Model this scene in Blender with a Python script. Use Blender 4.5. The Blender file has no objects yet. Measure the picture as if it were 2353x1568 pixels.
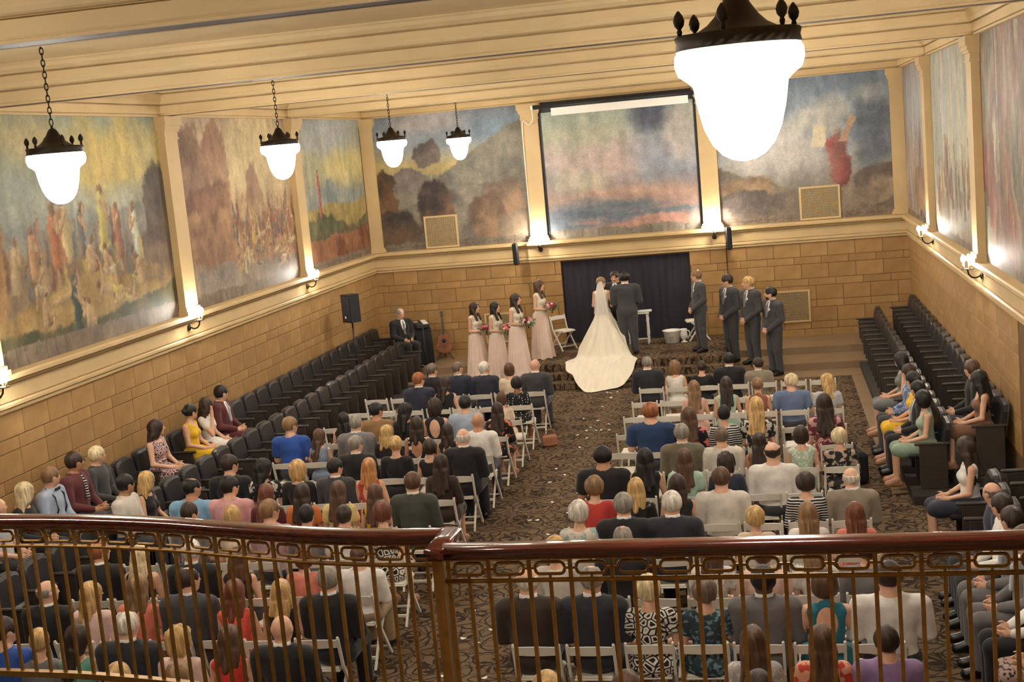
import bpy, math, random
import numpy as np
from mathutils import Vector, Matrix

random.seed(7)
RNG = np.random.default_rng(11)
SC = bpy.context.scene
COL = SC.collection
PI = math.pi

# ---------------------------------------------------------------- camera
def _camera():
    f, yaw, pitch, roll = 3000.995, 0.2033, 0.1456, -0.0899
    cy, sy = math.cos(yaw), math.sin(yaw)
    fw = Vector((-sy * math.cos(pitch), cy * math.cos(pitch), -math.sin(pitch)))
    r0 = Vector((cy, sy, 0.0)); u0 = r0.cross(fw)
    r = math.cos(roll) * r0 + math.sin(roll) * u0
    u = -math.sin(roll) * r0 + math.cos(roll) * u0
    cam = bpy.data.cameras.new("camera")
    cam.sensor_fit = 'HORIZONTAL'; cam.sensor_width = 36.0
    cam.lens = f / 2353.0 * 36.0
    cam.clip_start = 0.05; cam.clip_end = 200
    o = bpy.data.objects.new("camera", cam)
    o.matrix_world = Matrix(((r.x, u.x, -fw.x, 3.223), (r.y, u.y, -fw.y, -22.677), (r.z, u.z, -fw.z, 5.106), (0, 0, 0, 1)))
    COL.objects.link(o); SC.camera = o
_camera()

# ---------------------------------------------------------------- world and exposure
W = bpy.data.worlds.new("world"); SC.world = W; W.use_nodes = True
W.node_tree.nodes["Background"].inputs[0].default_value = (1.0, 0.86, 0.68, 1)
W.node_tree.nodes["Background"].inputs[1].default_value = 0.05
SC.view_settings.view_transform = 'Standard'
SC.view_settings.look = 'None'
SC.view_settings.gamma = 1.0
SC.view_settings.use_curve_mapping = False
SC.view_settings.exposure = 1.85
SC.cycles.max_bounces = 4; SC.cycles.diffuse_bounces = 3; SC.cycles.glossy_bounces = 2; SC.cycles.transmission_bounces = 2; SC.cycles.sample_clamp_indirect = 6.0; SC.cycles.use_adaptive_sampling = True; SC.cycles.adaptive_threshold = 0.1; SC.cycles.adaptive_min_samples = 12
LAMP_COL = (1.0, 0.945, 0.85)
GLOBE_STRENGTH = 26.0
BULB_STRENGTH = 110.0

# ---------------------------------------------------------------- room dimensions (metres)
XL, XR, YB, YF = -6.22, 6.20, 7.55, -25.0
ZEB, ZLT, ZCT, ZCEIL = 2.435, 2.91, 6.10, 6.56
PIL_Y = (2.72, -2.95, -8.6, -14.25)
RP = 1.166

# ---------------------------------------------------------------- small helpers
def obj(name, mesh, mat=None, parent=None, loc=(0, 0, 0), rot=(0, 0, 0), scale=None, label=None, cat=None, group=None, kind=None):
    o = bpy.data.objects.new(name, mesh)
    COL.objects.link(o)
    o.location = loc; o.rotation_euler = rot
    if scale is not None: o.scale = scale
    if parent is not None: o.parent = parent
    if mat is not None and mesh is not None:
        if not mesh.materials: mesh.materials.append(None)
        for s in o.material_slots:
            s.link = 'OBJECT'; s.material = mat
    if label: o["label"] = label
    if cat: o["category"] = cat
    if group: o["group"] = group
    if kind: o["kind"] = kind
    return o

def empty(name, loc=(0, 0, 0), rot=(0, 0, 0), **kw):
    return obj(name, None, None, None, loc, rot, **kw)

class MB:
    """collects geometry for one mesh"""
    def __init__(s): s.v = []; s.f = []; s.sm = []
    def add(s, vs, fs, smooth=False):
        b = len(s.v); s.v.extend([tuple(map(float, p)) for p in vs])
        for q in fs: s.f.append(tuple(b + i for i in q)); s.sm.append(smooth)
        return s
    def box(s, a, b):
        (x0, y0, z0), (x1, y1, z1) = a, b
        return s.add([(x0,y0,z0),(x1,y0,z0),(x1,y1,z0),(x0,y1,z0),(x0,y0,z1),(x1,y0,z1),(x1,y1,z1),(x0,y1,z1)],
                     [(0,3,2,1),(4,5,6,7),(0,1,5,4),(1,2,6,5),(2,3,7,6),(3,0,4,7)])
    def bbox(s, a, b, e):
        """box with chamfered edges"""
        c = [(a[i] + b[i]) / 2 for i in range(3)]; h = [abs(b[i] - a[i]) / 2 for i in range(3)]
        vs = []; idx = {}
        for sx in (-1, 1):
            for sy in (-1, 1):
                for sz in (-1, 1):
                    for k in range(3):
                        p = [sx * (h[0] - e), sy * (h[1] - e), sz * (h[2] - e)]
                        p[k] = (sx, sy, sz)[k] * h[k]
                        idx[(sx, sy, sz, k)] = len(vs); vs.append([c[i] + p[i] for i in range(3)])
        fs = []
        I = lambda x, y, z, k: idx[(x, y, z, k)]
        for g in (-1, 1):
            q = [I(g,-1,-1,0), I(g,1,-1,0), I(g,1,1,0), I(g,-1,1,0)]; fs.append(q if g > 0 else q[::-1])
            q = [I(-1,g,-1,1), I(-1,g,1,1), I(1,g,1,1), I(1,g,-1,1)]; fs.append(q if g > 0 else q[::-1])
            q = [I(-1,-1,g,2), I(1,-1,g,2), I(1,1,g,2), I(-1,1,g,2)]; fs.append(q if g > 0 else q[::-1])
        for p in (-1, 1):
            for q in (-1, 1):
                fs.append([I(p,q,-1,0), I(p,q,1,0), I(p,q,1,1), I(p,q,-1,1)][::1 if p * q < 0 else -1])
                fs.append([I(p,-1,q,0), I(p,1,q,0), I(p,1,q,2), I(p,-1,q,2)][::1 if p * q > 0 else -1])
                fs.append([I(-1,p,q,1), I(1,p,q,1), I(1,p,q,2), I(-1,p,q,2)][::1 if p * q < 0 else -1])
        for x in (-1, 1):
            for y in (-1, 1):
                for z in (-1, 1):
                    fs.append([I(x,y,z,0), I(x,y,z,1), I(x,y,z,2)][::1 if x * y * z > 0 else -1])
        return s.add(vs, fs)
    def tube(s, pts, r, n=8, closed=False, smooth=True, flat=None):
        P = [Vector(p) for p in pts]; m = len(P)
        rr = r if isinstance(r, (list, tuple)) else [r] * m
        vs = []; fs = []
        up = Vector((0, 0, 1))
        for i in range(m):
            if closed: t = P[(i + 1) % m] - P[i - 1]
            else: t = P[min(i + 1, m - 1)] - P[max(i - 1, 0)]
            t.normalize()
            a = t.cross(up)
            if a.length < 1e-3: a = t.cross(Vector((0, 1, 0)))
            a.normalize(); b = t.cross(a); b.normalize()
            for k in range(n):
                w = 2 * PI * (k + 0.5) / n
                ca, cb = math.cos(w), math.sin(w)
                if flat: ca *= flat[0]; cb *= flat[1]
                vs.append(P[i] + rr[i] * (ca * a + cb * b))
        for i in range(m if closed else m - 1):
            for k in range(n):
                a0 = i * n + k; a1 = i * n + (k + 1) % n; j = ((i + 1) % m) * n
                fs.append((a0, a1, j + (k + 1) % n, j + k))
        if not closed:
            fs.append(tuple(range(n))[::-1]); fs.append(tuple((m - 1) * n + k for k in range(n)))
        return s.add(vs, fs, smooth)
    def lathe(s, prof, n=24, c=(0, 0, 0), smooth=True, cap=True):
        vs = []; fs = []; m = len(prof)
        for r, z in prof:
            for k in range(n):
                w = 2 * PI * k / n
                vs.append((c[0] + r * math.cos(w), c[1] + r * math.sin(w), c[2] + z))
        for i in range(m - 1):
            for k in range(n):
                fs.append((i*n+k, i*n+(k+1)%n, (i+1)*n+(k+1)%n, (i+1)*n+k))
        if cap:
            fs.append(tuple(range(n))[::-1]); fs.append(tuple((m-1)*n+k for k in range(n)))
        return s.add(vs, fs, smooth)
    def prism(s, poly, fn, t0, t1, smooth=False):
        """polygon [(a,b)] swept from t0 to t1; fn(a,b,t)->xyz"""
        n = len(poly)
        vs = [fn(a, b, t0) for a, b in poly] + [fn(a, b, t1) for a, b in poly]
        fs = [(i, (i+1) % n, n + (i+1) % n, n + i) for i in range(n)] + [tuple(range(n))[::-1], tuple(range(n, 2*n))]
        return s.add(vs, fs, smooth)
    def sweep(s, prof, path, smooth=True):
        """closed profile [(a,b)] (a = sideways, b = up) along a horizontal path"""
        P = [Vector(p) for p in path]; m = len(P); n = len(prof); vs = []; fs = []
        for i in range(m):
            t = P[min(i+1, m-1)] - P[max(i-1, 0)]; t.z = 0; t.normalize()
            sd = Vector((t.y, -t.x, 0))
            for a, b in prof: vs.append(P[i] + sd * a + Vector((0, 0, b)))
        for i in range(m - 1):
            for k in range(n): fs.append((i*n+k, i*n+(k+1)%n, (i+1)*n+(k+1)%n, (i+1)*n+k))
        fs.append(tuple(range(n))[::-1]); fs.append(tuple((m-1)*n+k for k in range(n)))
        return s.add(vs, fs, smooth)
    def ball(s, c, r, n=12, m=8):
        rx, ry, rz = r if isinstance(r, (tuple, list)) else (r, r, r)
        vs = [(c[0], c[1], c[2] - rz)]; fs = []
        for i in range(1, m):
            a = -PI / 2 + PI * i / m
            for k in range(n):
                w = 2 * PI * k / n
                vs.append((c[0] + rx*math.cos(a)*math.cos(w), c[1] + ry*math.cos(a)*math.sin(w), c[2] + rz*math.sin(a)))
        vs.append((c[0], c[1], c[2] + rz)); L = len(vs) - 1
        for k in range(n):
            fs.append((0, 1 + (k+1) % n, 1 + k))
            for i in range(m - 2):
                b = 1 + i*n; fs.append((b+k, b+(k+1)%n, b+n+(k+1)%n, b+n+k))
            b = 1 + (m-2)*n; fs.append((b+k, b+(k+1)%n, L))
        return s.add(vs, fs, True)
    def mesh(s, name):
        me = bpy.data.meshes.new(name)
        me.from_pydata(s.v, [], s.f)
        me.polygons.foreach_set("use_smooth", s.sm)
        me.validate(); me.update()
        return me
    def build(s, name, mat, parent=None, fixn=False, **kw):
        me = s.mesh(name)
        return obj(name, me, mat, parent, **kw)

def npmesh(name, v, f, smooth=True):
    """numpy verts (n,3), quads (m,4)"""
    me = bpy.data.meshes.new(name)
    f = np.asarray(f, dtype=np.int32); k = f.shape[1]
    me.vertices.add(len(v)); me.vertices.foreach_set("co", np.asarray(v, dtype=np.float32).ravel())
    me.loops.add(f.size); me.loops.foreach_set("vertex_index", f.ravel())
    me.polygons.add(len(f)); me.polygons.foreach_set("loop_start", np.arange(0, f.size, k, dtype=np.int32))
    me.polygons.foreach_set("use_smooth", np.full(len(f), smooth))
    me.update(calc_edges=True)
    return me

# ---------------------------------------------------------------- materials
_M = {}
def _nodes(name):
    m = bpy.data.materials.new(name); m.use_nodes = True
    nt = m.node_tree; b = nt.nodes["Principled BSDF"]
    return m, nt, b
def N(nt, t, **kw):
    n = nt.nodes.new(t)
    for k, v in kw.items():
        if k.startswith("i_"): n.inputs[k[2:].replace("_", " ")].default_value = v
        else: setattr(n, k, v)
    return n
def coords(nt, kind="Object", scale=(1, 1, 1)):
    tc = N(nt, "ShaderNodeTexCoord"); mp = N(nt, "ShaderNodeMapping")
    mp.inputs["Scale"].default_value = scale
    nt.links.new(tc.outputs[kind], mp.inputs[0]); return mp.outputs[0]
def ramp(nt, fac, stops, interp='LINEAR'):
    r = N(nt, "ShaderNodeValToRGB"); r.color_ramp.interpolation = interp
    e = r.color_ramp.elements
    while len(e) < len(stops): e.new(0.5)
    for i, (p, c) in enumerate(stops): e[i].position = p; e[i].color = (*c[:3], 1)
    nt.links.new(fac, r.inputs[0]); return r.outputs[0]
def mixc(nt, fac, a, b, mode='MIX'):
    m = N(nt, "ShaderNodeMix", data_type='RGBA', blend_type=mode)
    for sock, v in ((m.inputs[0], fac), (m.inputs[6], a), (m.inputs[7], b)):
        if hasattr(v, "is_linked"): nt.links.new(v, sock)
        else: sock.default_value = v if not isinstance(v, (tuple, list)) else (*v[:3], 1)
    return m.outputs[2]
def bump(nt, b, h, strength=0.2, dist=0.01):
    n = N(nt, "ShaderNodeBump"); n.inputs["Strength"].default_value = strength; n.inputs["Distance"].default_value = dist
    nt.links.new(h, n.inputs["Height"]); nt.links.new(n.outputs[0], b.inputs["Normal"])

def srgb(r, g, b):
    f = lambda c: (c / 255) / 12.92 if c / 255 <= 0.04045 else (((c / 255) + 0.055) / 1.055) ** 2.4
    return (f(r), f(g), f(b))

def mat(name, color, rough=0.6, metal=0.0, var=0.12, scale=8.0, bmp=0.1, spec=0.5, stretch=(1, 1, 1), sheen=0.0, coord="Object", rnd=0.0):
    if name in _M: return _M[name]
    m, nt, b = _nodes(name)
    c = coords(nt, coord, stretch)
    n = N(nt, "ShaderNodeTexNoise", i_Scale=scale, i_Detail=4.0)
    nt.links.new(c, n.inputs["Vector"])
    lo = tuple(x * (1 - var) for x in color); hi = tuple(min(1, x * (1 + var)) for x in color)
    col = ramp(nt, n.outputs["Fac"], [(0.3, lo), (0.7, hi)])
    if rnd:
        oi = N(nt, "ShaderNodeObjectInfo")
        r2 = ramp(nt, oi.outputs["Random"], [(0, (1 - rnd,) * 3), (1, (1.0,) * 3)])
        col = mixc(nt, 1.0, col, r2, 'MULTIPLY')
    nt.links.new(col, b.inputs["Base Color"])
    b.inputs["Roughness"].default_value = rough; b.inputs["Metallic"].default_value = metal
    b.inputs["Specular IOR Level"].default_value = spec
    if sheen: b.inputs["Sheen Weight"].default_value = sheen
    if bmp: bump(nt, b, n.outputs["Fac"], bmp)
    _M[name] = m; return m

def emit(name, color, strength):
    if name in _M: return _M[name]
    m, nt, b = _nodes(name)
    b.inputs["Base Color"].default_value = (0.9, 0.85, 0.75, 1)
    b.inputs["Emission Color"].default_value = (*color, 1)
    b.inputs["Emission Strength"].default_value = strength
    _M[name] = m; return m
# ================================================================ materials of the room
def stone_mat():
    m, nt, b = _nodes("tan_sandstone")
    c = coords(nt, "Object")
    n = N(nt, "ShaderNodeTexNoise", i_Scale=3.0, i_Detail=6.0); nt.links.new(c, n.inputs["Vector"])
    n2 = N(nt, "ShaderNodeTexNoise", i_Scale=60.0, i_Detail=3.0); nt.links.new(c, n2.inputs["Vector"])
    col = ramp(nt, n.outputs["Fac"], [(0.25, srgb(152, 114, 64)), (0.75, srgb(174, 137, 86))])
    oi = N(nt, "ShaderNodeObjectInfo")
    r2 = ramp(nt, oi.outputs["Random"], [(0, (0.86, 0.84, 0.81)), (0.5, (0.95, 0.94, 0.92)), (1, (1.03, 1.03, 1.03))])
    nt.links.new(mixc(nt, 1.0, col, r2, 'MULTIPLY'), b.inputs["Base Color"])
    b.inputs["Roughness"].default_value = 0.72
    bump(nt, b, n2.outputs["Fac"], 0.12, 0.004)
    return m
M_STONE = stone_mat()
M_JOINT = mat("joint_mortar", srgb(112, 84, 50), 0.9)
M_CREAM = mat("cream_plaster", srgb(196, 168, 120), 0.6, var=0.06, scale=2.0, bmp=0.04)
M_CEIL = mat("ceiling_plaster", srgb(222, 198, 154), 0.85, spec=0.2, var=0.06, scale=1.2, bmp=0.03)
M_TAN = mat("tan_floor", srgb(136, 112, 84), 0.5, var=0.08, scale=3.0, bmp=0.03)
M_DARK = mat("dark_bronze", srgb(52, 44, 38), 0.45, 0.6, var=0.2)
M_WHITE = mat("white_paint", srgb(250, 248, 242), 0.4, var=0.03, bmp=0.0)
M_BLACK = mat("black_plastic", srgb(30, 31, 36), 0.5, var=0.15)

def carpet_mat():
    m, nt, b = _nodes("damask_carpet")
    tc = N(nt, "ShaderNodeTexCoord")
    def math1(op, a, bb=None, c=None):
        n = N(nt, "ShaderNodeMath", operation=op)
        for i, v in enumerate((a, bb, c)):
            if v is None: continue
            if hasattr(v, "is_linked"): nt.links.new(v, n.inputs[i])
            else: n.inputs[i].default_value = v
        return n.outputs[0]
    wob = N(nt, "ShaderNodeTexNoise", i_Scale=5.0, i_Detail=2.0); nt.links.new(tc.outputs["Object"], wob.inputs["Vector"])
    wv = N(nt, "ShaderNodeVectorMath", operation='MULTIPLY_ADD')
    nt.links.new(wob.outputs["Color"], wv.inputs[0]); wv.inputs[1].default_value = (0.10, 0.10, 0); nt.links.new(tc.outputs["Object"], wv.inputs[2])
    sp = N(nt, "ShaderNodeSeparateXYZ"); nt.links.new(wv.outputs[0], sp.inputs[0])
    x, y = sp.outputs[0], sp.outputs[1]
    # mirrored tiles 0.78 x 0.92 m, every second row shifted by half
    px = math1('PINGPONG', x, 0.62); py = math1('PINGPONG', y, 0.72)
    # curved stems: level lines of a product of sines, thick at regular intervals
    s1 = math1('SINE', math1('MULTIPLY', px, 2 * PI / 0.62)); s2 = math1('SINE', math1('MULTIPLY', py, 2 * PI / 0.72))
    f = math1('ADD', math1('ADD', s1, s2), math1('MULTIPLY', math1('MULTIPLY', px, py), 7.0))
    lines = math1('ABSOLUTE', math1('SINE', math1('MULTIPLY', f, 2.6)))
    # rosettes
    dx = math1('SUBTRACT', px, 0.31); dy = math1('SUBTRACT', py, 0.36)
    r = math1('SQRT', math1('ADD', math1('MULTIPLY', dx, dx), math1('MULTIPLY', dy, dy)))
    th = math1('ARCTAN2', dy, dx)
    pet = math1('SINE', math1('ADD', math1('MULTIPLY', th, 8.0), math1('MULTIPLY', r, 26.0)))
    near = math1('LESS_THAN', r, 0.2)
    v = N(nt, "ShaderNodeTexVoronoi", feature='DISTANCE_TO_EDGE', i_Scale=6.0); nt.links.new(wv.outputs[0], v.inputs["Vector"])
    l1 = math1('LESS_THAN', lines, 0.3); l2 = math1('MULTIPLY', near, math1('GREATER_THAN', pet, 0.15)); l3 = math1('LESS_THAN', v.outputs["Distance"], 0.05)
    dark = math1('MAXIMUM', math1('MAXIMUM', l1, l2), math1('MULTIPLY', l3, 0.7))
    n2 = N(nt, "ShaderNodeTexNoise", i_Scale=120.0, i_Detail=2.0); nt.links.new(tc.outputs["Object"], n2.inputs["Vector"])
    base = ramp(nt, n2.outputs["Fac"], [(0.3, srgb(104, 86, 66)), (0.7, srgb(124, 104, 82))])
    nt.links.new(mixc(nt, dark, base, srgb(54, 42, 33)), b.inputs["Base Color"])
    b.inputs["Roughness"].default_value = 0.95; b.inputs["Specular IOR Level"].default_value = 0.15
    bump(nt, b, n2.outputs["Fac"], 0.3, 0.004)
    return m
M_CARPET = carpet_mat()

def struct(name, mb, m, parent=None, **kw):
    return mb.build(name, m, parent, kind=None if parent else "structure", **kw)

# ================================================================ floor, stage, steps
struct("floor", MB().box((XL, YF, -0.2), (XR, YB + 0.3, 0.0)), M_CARPET, label="dark brown and taupe patterned carpet covering the hall floor")
struct("floor_stone", MB().box((4.62, -4.75, 0.0), (XR, 4.0, 0.004)).box((XL, 4.02, 0.0), (-2.32, 4.8, 0.004)).box((2.12, 4.02, 0.0), (XR, 4.8, 0.004)), M_TAN,
       label="plain tan floor strip beside the carpet and before the steps")
st = MB()
st.box((XL, 4.8, 0), (-2.32, YB, 0.15)).box((2.12, 4.8, 0), (XR, YB, 0.15))
struct("floor_step", st, M_TAN, label="low tan stone step along the back wall")
st = MB().box((XL, 5.95, 0.15), (-2.32, YB, 0.30)).box((2.12, 5.95, 0.15), (XR, YB, 0.30))
struct("floor_step", st, M_TAN, label="upper tan stone step along the back wall")
stage = struct("floor_stage", MB().bbox((-2.32, 4.62, 0.0), (2.12, YB, 0.45), 0.012), M_CARPET, label="carpeted stage platform before the dark curtain")
struct("stair_tread", MB().bbox((-2.32, 4.31, 0.0), (2.12, 4.62, 0.30), 0.012), M_CARPET, stage)
struct("stair_tread", MB().bbox((-2.32, 4.0, 0.0), (2.12, 4.31, 0.15), 0.012), M_CARPET, stage)

# ================================================================ walls
w_left = struct("wall_left", MB().box((XL - 0.3, YF, 0), (XL, YB + 0.3, ZCEIL)), M_JOINT, label="tan stone wall below murals on the left")
w_right = struct("wall_right", MB().box((XR, YF, 0), (XR + 0.3, YB + 0.3, ZCEIL)), M_JOINT, label="tan stone wall below murals on the right")
wb = MB().box((XL, YB, 0), (XR, YB + 0.3, ZCEIL))
wb.box((-2.40, YB - 0.10, 0.3), (-1.66, YB, ZEB)).box((1.33, YB - 0.10, 0.3), (2.17, YB, ZEB)).box((-1.66, YB - 0.10, 2.40), (1.33, YB, ZEB))
w_back = struct("wall_back", wb, M_JOINT, label="tan stone wall behind the stage")
struct("wall_rear", MB().box((XL - 0.3, YF - 0.3, 0), (XR + 0.3, YF, ZCEIL)), M_CREAM, label="cream wall behind the balcony")

TALL, SHORT, BL = 0.33, 0.166, 0.60
def block_mesh(w, h):
    k = ("blk", round(w, 3), round(h, 3))
    if k not in _M:
        _M[k] = MB().bbox((0.004, -0.014, 0.004), (w - 0.004, 0.004, h - 0.004), 0.005).mesh("stone_block")
    return _M[k]
def courses(wall, length, place, zmin=0.3, holes=()):
    z = ZEB; i = 0
    while z > zmin:
        h = TALL if i % 2 == 0 else SHORT
        z -= h
        s = -random.choice((0.0, 0.15, 0.3, 0.45)) - (0.3 if i % 2 else 0.0)
        while s < length:
            a = max(s, 0.0); b = min(s + BL, length)
            for h0, h1, hz in holes:
                if z + h / 2 < hz:
                    if a < h0 < b: b = h0
                    if a < h1 < b: a = h1
                    if h0 <= a and b <= h1: b = a
            if b - a > 0.03:
                p, rz = place(a, z)
                o = obj("stone_block", block_mesh(b - a, h), M_STONE, wall, p, (0, 0, rz))
            s += BL
        i += 1
# left wall: u runs from the back corner towards the camera
courses(w_left, 17.6, lambda a, z: ((XL, YB - 17.6 + a, z), PI / 2), 0.72)
courses(w_right, 13.0, lambda a, z: ((XR, YB - a, z), -PI / 2), 0.72)
courses(w_back, -2.40 - XL, lambda a, z: ((XL + a, YB, z), 0), 0.25)
courses(w_back, XR - 2.17, lambda a, z: ((2.17 + a, YB, z), 0), 0.25)
courses(w_back, 4.57, lambda a, z: ((-2.40 + a, YB - 0.10, z), 0), 0.45, holes=((0.74, 3.73, 2.40),))

# ledge (entablature) between stone and murals
LEDGE = [(0, ZEB), (.05, ZEB), (.05, 2.478), (.03, 2.48), (.03, 2.492), (.075, 2.494), (.075, 2.53), (.05, 2.545), (.02, 2.547), (.02, 2.56), (.04, 2.562), (.04, 2.76), (.02, 2.762), (.02, 2.775), (.085, 2.78), (.11, 2.81), (.145, 2.825), (.12, 2.827), (.12, 2.838), (.16, 2.84), (.16, 2.885), (.14, 2.905), (0, 2.925)]
CORN = [(0, 6.10), (.085, 6.10), (.085, 6.125), (.06, 6.127), (.06, 6.14), (.10, 6.142), (.10, 6.262), (.06, 6.264), (.06, 6.28), (.13, 6.282), (.155, 6.33), (.18, 6.35), (.18, 6.45), (.13, 6.452), (.13, 6.468), (.215, 6.47), (.27, 6.53), (.27, ZCEIL), (0, ZCEIL)]
BEAM = [(.42, ZCEIL), (.42, 6.545), (.39, 6.53), (.37, 6.49), (.335, 6.47), (.31, 6.455), (.25, 6.453), (.25, 6.434), (.29, 6.432), (.29, 6.35), (.285, 6.33), (.265, 6.30), (.235, 6.288), (.155, 6.286), (.155, 6.266), (.20, 6.264), (.20, 6.15), (.185, 6.136), (.19, 6.13), (.19, 6.11), (.15, 6.11), (.148, 6.15)]
fl = lambda a, b, t: (XL + a, t, b)
fr = lambda a, b, t: (XR - a, t, b)
fb = lambda a, b, t: (t, YB - a, b)
fc = lambda a, b, t: (t, YB - 0.10 - a, b)
struct("trim_1", MB().prism(LEDGE, fl, YF, YB), M_CREAM, label="cream moulded ledge along the left wall")
struct("trim_2", MB().prism(LEDGE, fr, YF, YB), M_CREAM, label="cream moulded ledge along the right wall")
struct("trim_3", MB().prism(LEDGE, fb, XL, XR).prism(LEDGE, fc, -2.40, 2.17), M_CREAM, label="cream moulded ledge along the back wall")
struct("trim_4", MB().prism(CORN, fl, YF, YB), M_CREAM, label="cream cornice along the left wall")
struct("trim_5", MB().prism(CORN, fr, YF, YB), M_CREAM, label="cream cornice along the right wall")
struct("trim_6", MB().prism(CORN, fb, XL, XR), M_CREAM, label="cream cornice along the back wall")
struct("ceiling", MB().box((XL - 0.3, YF, ZCEIL), (XR + 0.3, YB + 0.3, ZCEIL + 0.2)), M_CEIL, label="cream plaster ceiling between the cross beams")
prof = BEAM + [(-a, b) for a, b in BEAM[::-1]]
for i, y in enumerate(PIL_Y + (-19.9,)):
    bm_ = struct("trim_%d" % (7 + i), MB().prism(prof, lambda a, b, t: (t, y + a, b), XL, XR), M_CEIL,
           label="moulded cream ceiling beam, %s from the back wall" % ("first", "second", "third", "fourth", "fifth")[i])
    MB().box((XL, y - .147, 6.116), (XR, y + .147, 6.149)).build("soffit_dark_strip", mat("dark_brown_strip", srgb(84, 58, 40), .7), bm_)  # dark brown strip along the middle of each beam's underside

# pilasters: base, shaft, capital
def pilaster(n, fn, c, label, w=0.40, d=0.10):
    def bx(mb, a0, a1, dd, z0, z1):
        p, q = fn(c + a0, dd, z0), fn(c + a1, 0.0, z1)
        mb.box(tuple(min(p[i], q[i]) for i in range(3)), tuple(max(p[i], q[i]) for i in range(3)))
    h = w / 2
    m = MB(); bx(m, -h, h, d, 3.02, 5.74); 
    o = struct("trim_%d" % n, m, M_CREAM, label=label)
    m = MB(); bx(m, -h - .05, h + .05, d + .05, 2.915, 2.98); bx(m, -h - .025, h + .025, d + .025, 2.98, 3.03)
    m.build("base", M_CREAM, o)
    m = MB()
    for k, (e, z0, z1) in enumerate(((.02, 5.74, 5.77), (.008, 5.77, 5.86), (.03, 5.86, 5.90), (.05, 5.90, 5.96), (.075, 5.96, 6.10))):
        bx(m, -h - e, h + e, d + e, z0, z1)
    m.build("capital", M_CREAM, o)
on_l = lambda c, d, z: (XL + d, c, z)
on_r = lambda c, d, z: (XR - d, c, z)
on_b = lambda c, d, z: (c, YB - d, z)
k = 20
for i, y in enumerate(PIL_Y):
    pilaster(k, on_l, y, "cream pilaster on the left wall, %s from the back" % ("first", "second", "third", "fourth")[i], 0.46, 0.13); k += 1
    pilaster(k, on_r, y, "cream pilaster on the right wall, %s from the back" % ("first", "second", "third", "fourth")[i], 0.46, 0.13); k += 1
pilaster(k, on_b, -2.12, "cream pilaster left of the centre mural"); k += 1
pilaster(k, on_b, 1.90, "cream pilaster right of the centre mural"); k += 1
pilaster(k, on_b, XL + 0.14, "cream corner pilaster at the left end of the back wall", 0.3); k += 1
pilaster(k, on_b, XR - 0.14, "cream corner pilaster at the right end of the back wall", 0.3); k += 1

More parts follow.
